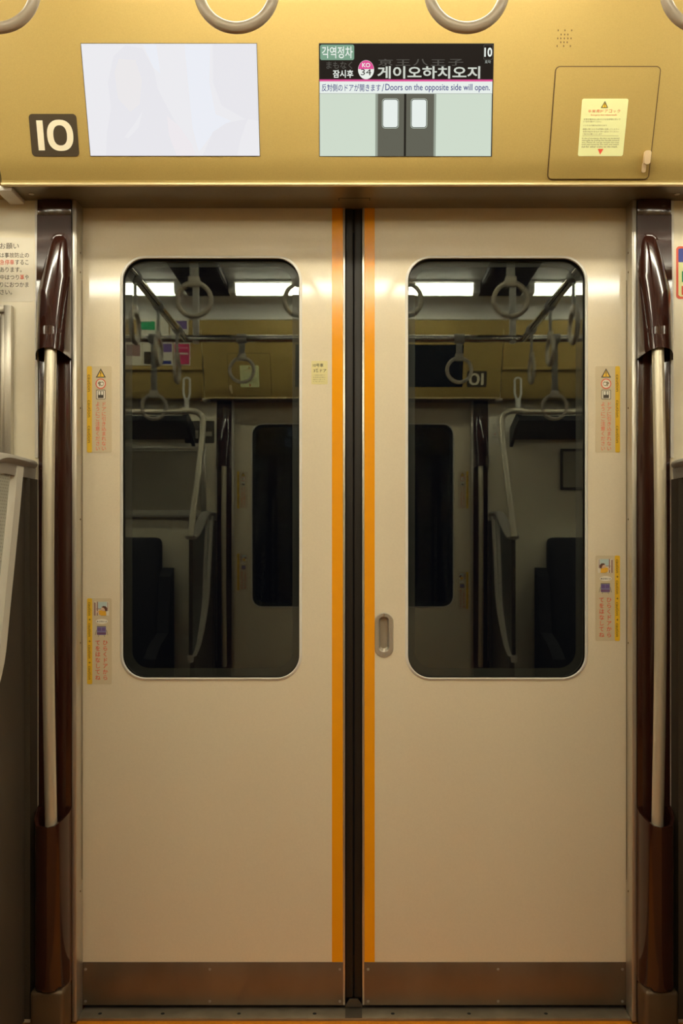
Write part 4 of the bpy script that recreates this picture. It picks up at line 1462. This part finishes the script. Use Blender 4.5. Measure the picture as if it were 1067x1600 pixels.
# screens over the far doors, coloured dark for their off-angle view
for src, lab in ((scr_l, 'dark screen on the far gold panel beside the number sign, mirrored in the right window'), (scr_r, 'dark screen on the far gold panel near its middle')):
    c = src.copy()
    COL.objects.link(c)
    c.location = turned(src.location)
    c.rotation_euler = (0, 0, math.pi)
    c['label'] = lab
    c['group'] = 'dark screens over the far doors'
    for ch in src.children:
        if ch.name.startswith('bezel'):
            d = ch.copy()
            d.data = ch.data.copy()
            d.data.materials[0] = M['s_dark']
            COL.objects.link(d)
            d.parent = c


# posters over the far seats, mirrored in the left window (built on the far gold panel)
def far_panel(mx, my, off=0.0):
    """far gold panel point that shows at mirror pixel (mx, my)"""
    e = Vector((0, -D, H))
    # mirror image of the far panel: y' = -y
    o = Vector((0, CAR - (-FY) , FZ))
    n = Vector((0, -1, -SL)).normalized()
    dvec = Vector(((mx - CX) / F, 1, -(my - CY) / F))
    t = (o - e).dot(n) / dvec.dot(n)
    p = e + dvec * t
    return Vector((p.x, -p.y, p.z)) + Vector((0, 1, -SL)).normalized() * off


def poster(q, blocks, label):
    x0, y0, x1, y1 = q
    at = lambda u, v, o: far_panel(x0 + (x1 - x0) * u, y0 + (y1 - y0) * v, o)
    root = thing('poster', label, 'poster', at(0.5, 1, 0), group='small posters on the far gold panel')
    mb = MB()
    k = [at(0, 0, 0.001), at(1, 0, 0.001), at(1, 1, 0.001), at(0, 1, 0.001)]
    mb.prism(k, Vector((0, 1, -SL)).normalized() * 0.002, 'notice')
    mb.build('sheet', root, smooth=False)
    mb = MB()
    for u0, v0, u1, v1, m_ in blocks:
        mb.add([at(u0, v0, 0.0036), at(u1, v0, 0.0036), at(u1, v1, 0.0036), at(u0, v1, 0.0036)], [[0, 1, 2, 3]], m_)
    mb.build('printing', root, smooth=False)


poster((214, 497, 262, 527), [(0.08, 0.1, 0.55, 0.55, 'green'), (0.08, 0.66, 0.9, 0.9, 'whiteprint')], 'white poster with a green block, upper row of the far posters')
poster((264, 497, 293, 527), [(0.06, 0.06, 0.92, 0.5, 'violet'), (0.1, 0.6, 0.9, 0.9, 'whiteprint')], 'white poster with a dark violet block, upper row of the far posters')
poster((193, 533, 220, 569), [(0.1, 0.1, 0.9, 0.6, 'mauve')], 'pale poster at the outer end of the lower row')
poster((221, 533, 245, 569), [(0.08, 0.4, 0.92, 0.95, 'signbrown')], 'pale poster with a dark lower half in the lower row')
poster((246, 533, 268, 569), [(0.05, 0.05, 0.95, 0.42, 'violet'), (0.08, 0.8, 0.92, 0.95, 'blue')], 'poster with a violet top in the lower row')
poster((270, 533, 296, 569), [(0.04, 0.06, 0.94, 0.96, 'magenta'), (0.12, 0.2, 0.86, 0.28, 'whiteprint'), (0.12, 0.45, 0.86, 0.52, 'whiteprint')], 'crimson poster at the inner end of the lower row')

# small framed picture on the far wall, mirrored at the right of the right window
yb = -CAR - WALLY
root = thing('framed_picture', 'small dark framed picture on the far wall, mirrored at the edge of the right window', 'picture', (1.24, yb, H + 0.33))
mb = MB()
a, b, z0, z1 = 1.10, 1.42, H + 0.33, H + 0.55
for q in ((a, a + 0.014, z0, z1), (b - 0.014, b, z0, z1), (a + 0.014, b - 0.014, z0, z0 + 0.014), (a + 0.014, b - 0.014, z1 - 0.014, z1)):
    mb.box(q[0], q[1], yb - 0.002, yb + 0.014, q[2], q[3], 'partition', bev=0.002)
mb.build('frame', root)
mb = MB()
mb.box(a + 0.014, b - 0.014, yb, yb + 0.004, z0 + 0.014, z1 - 0.014, 'shade')
mb.build('print', root)
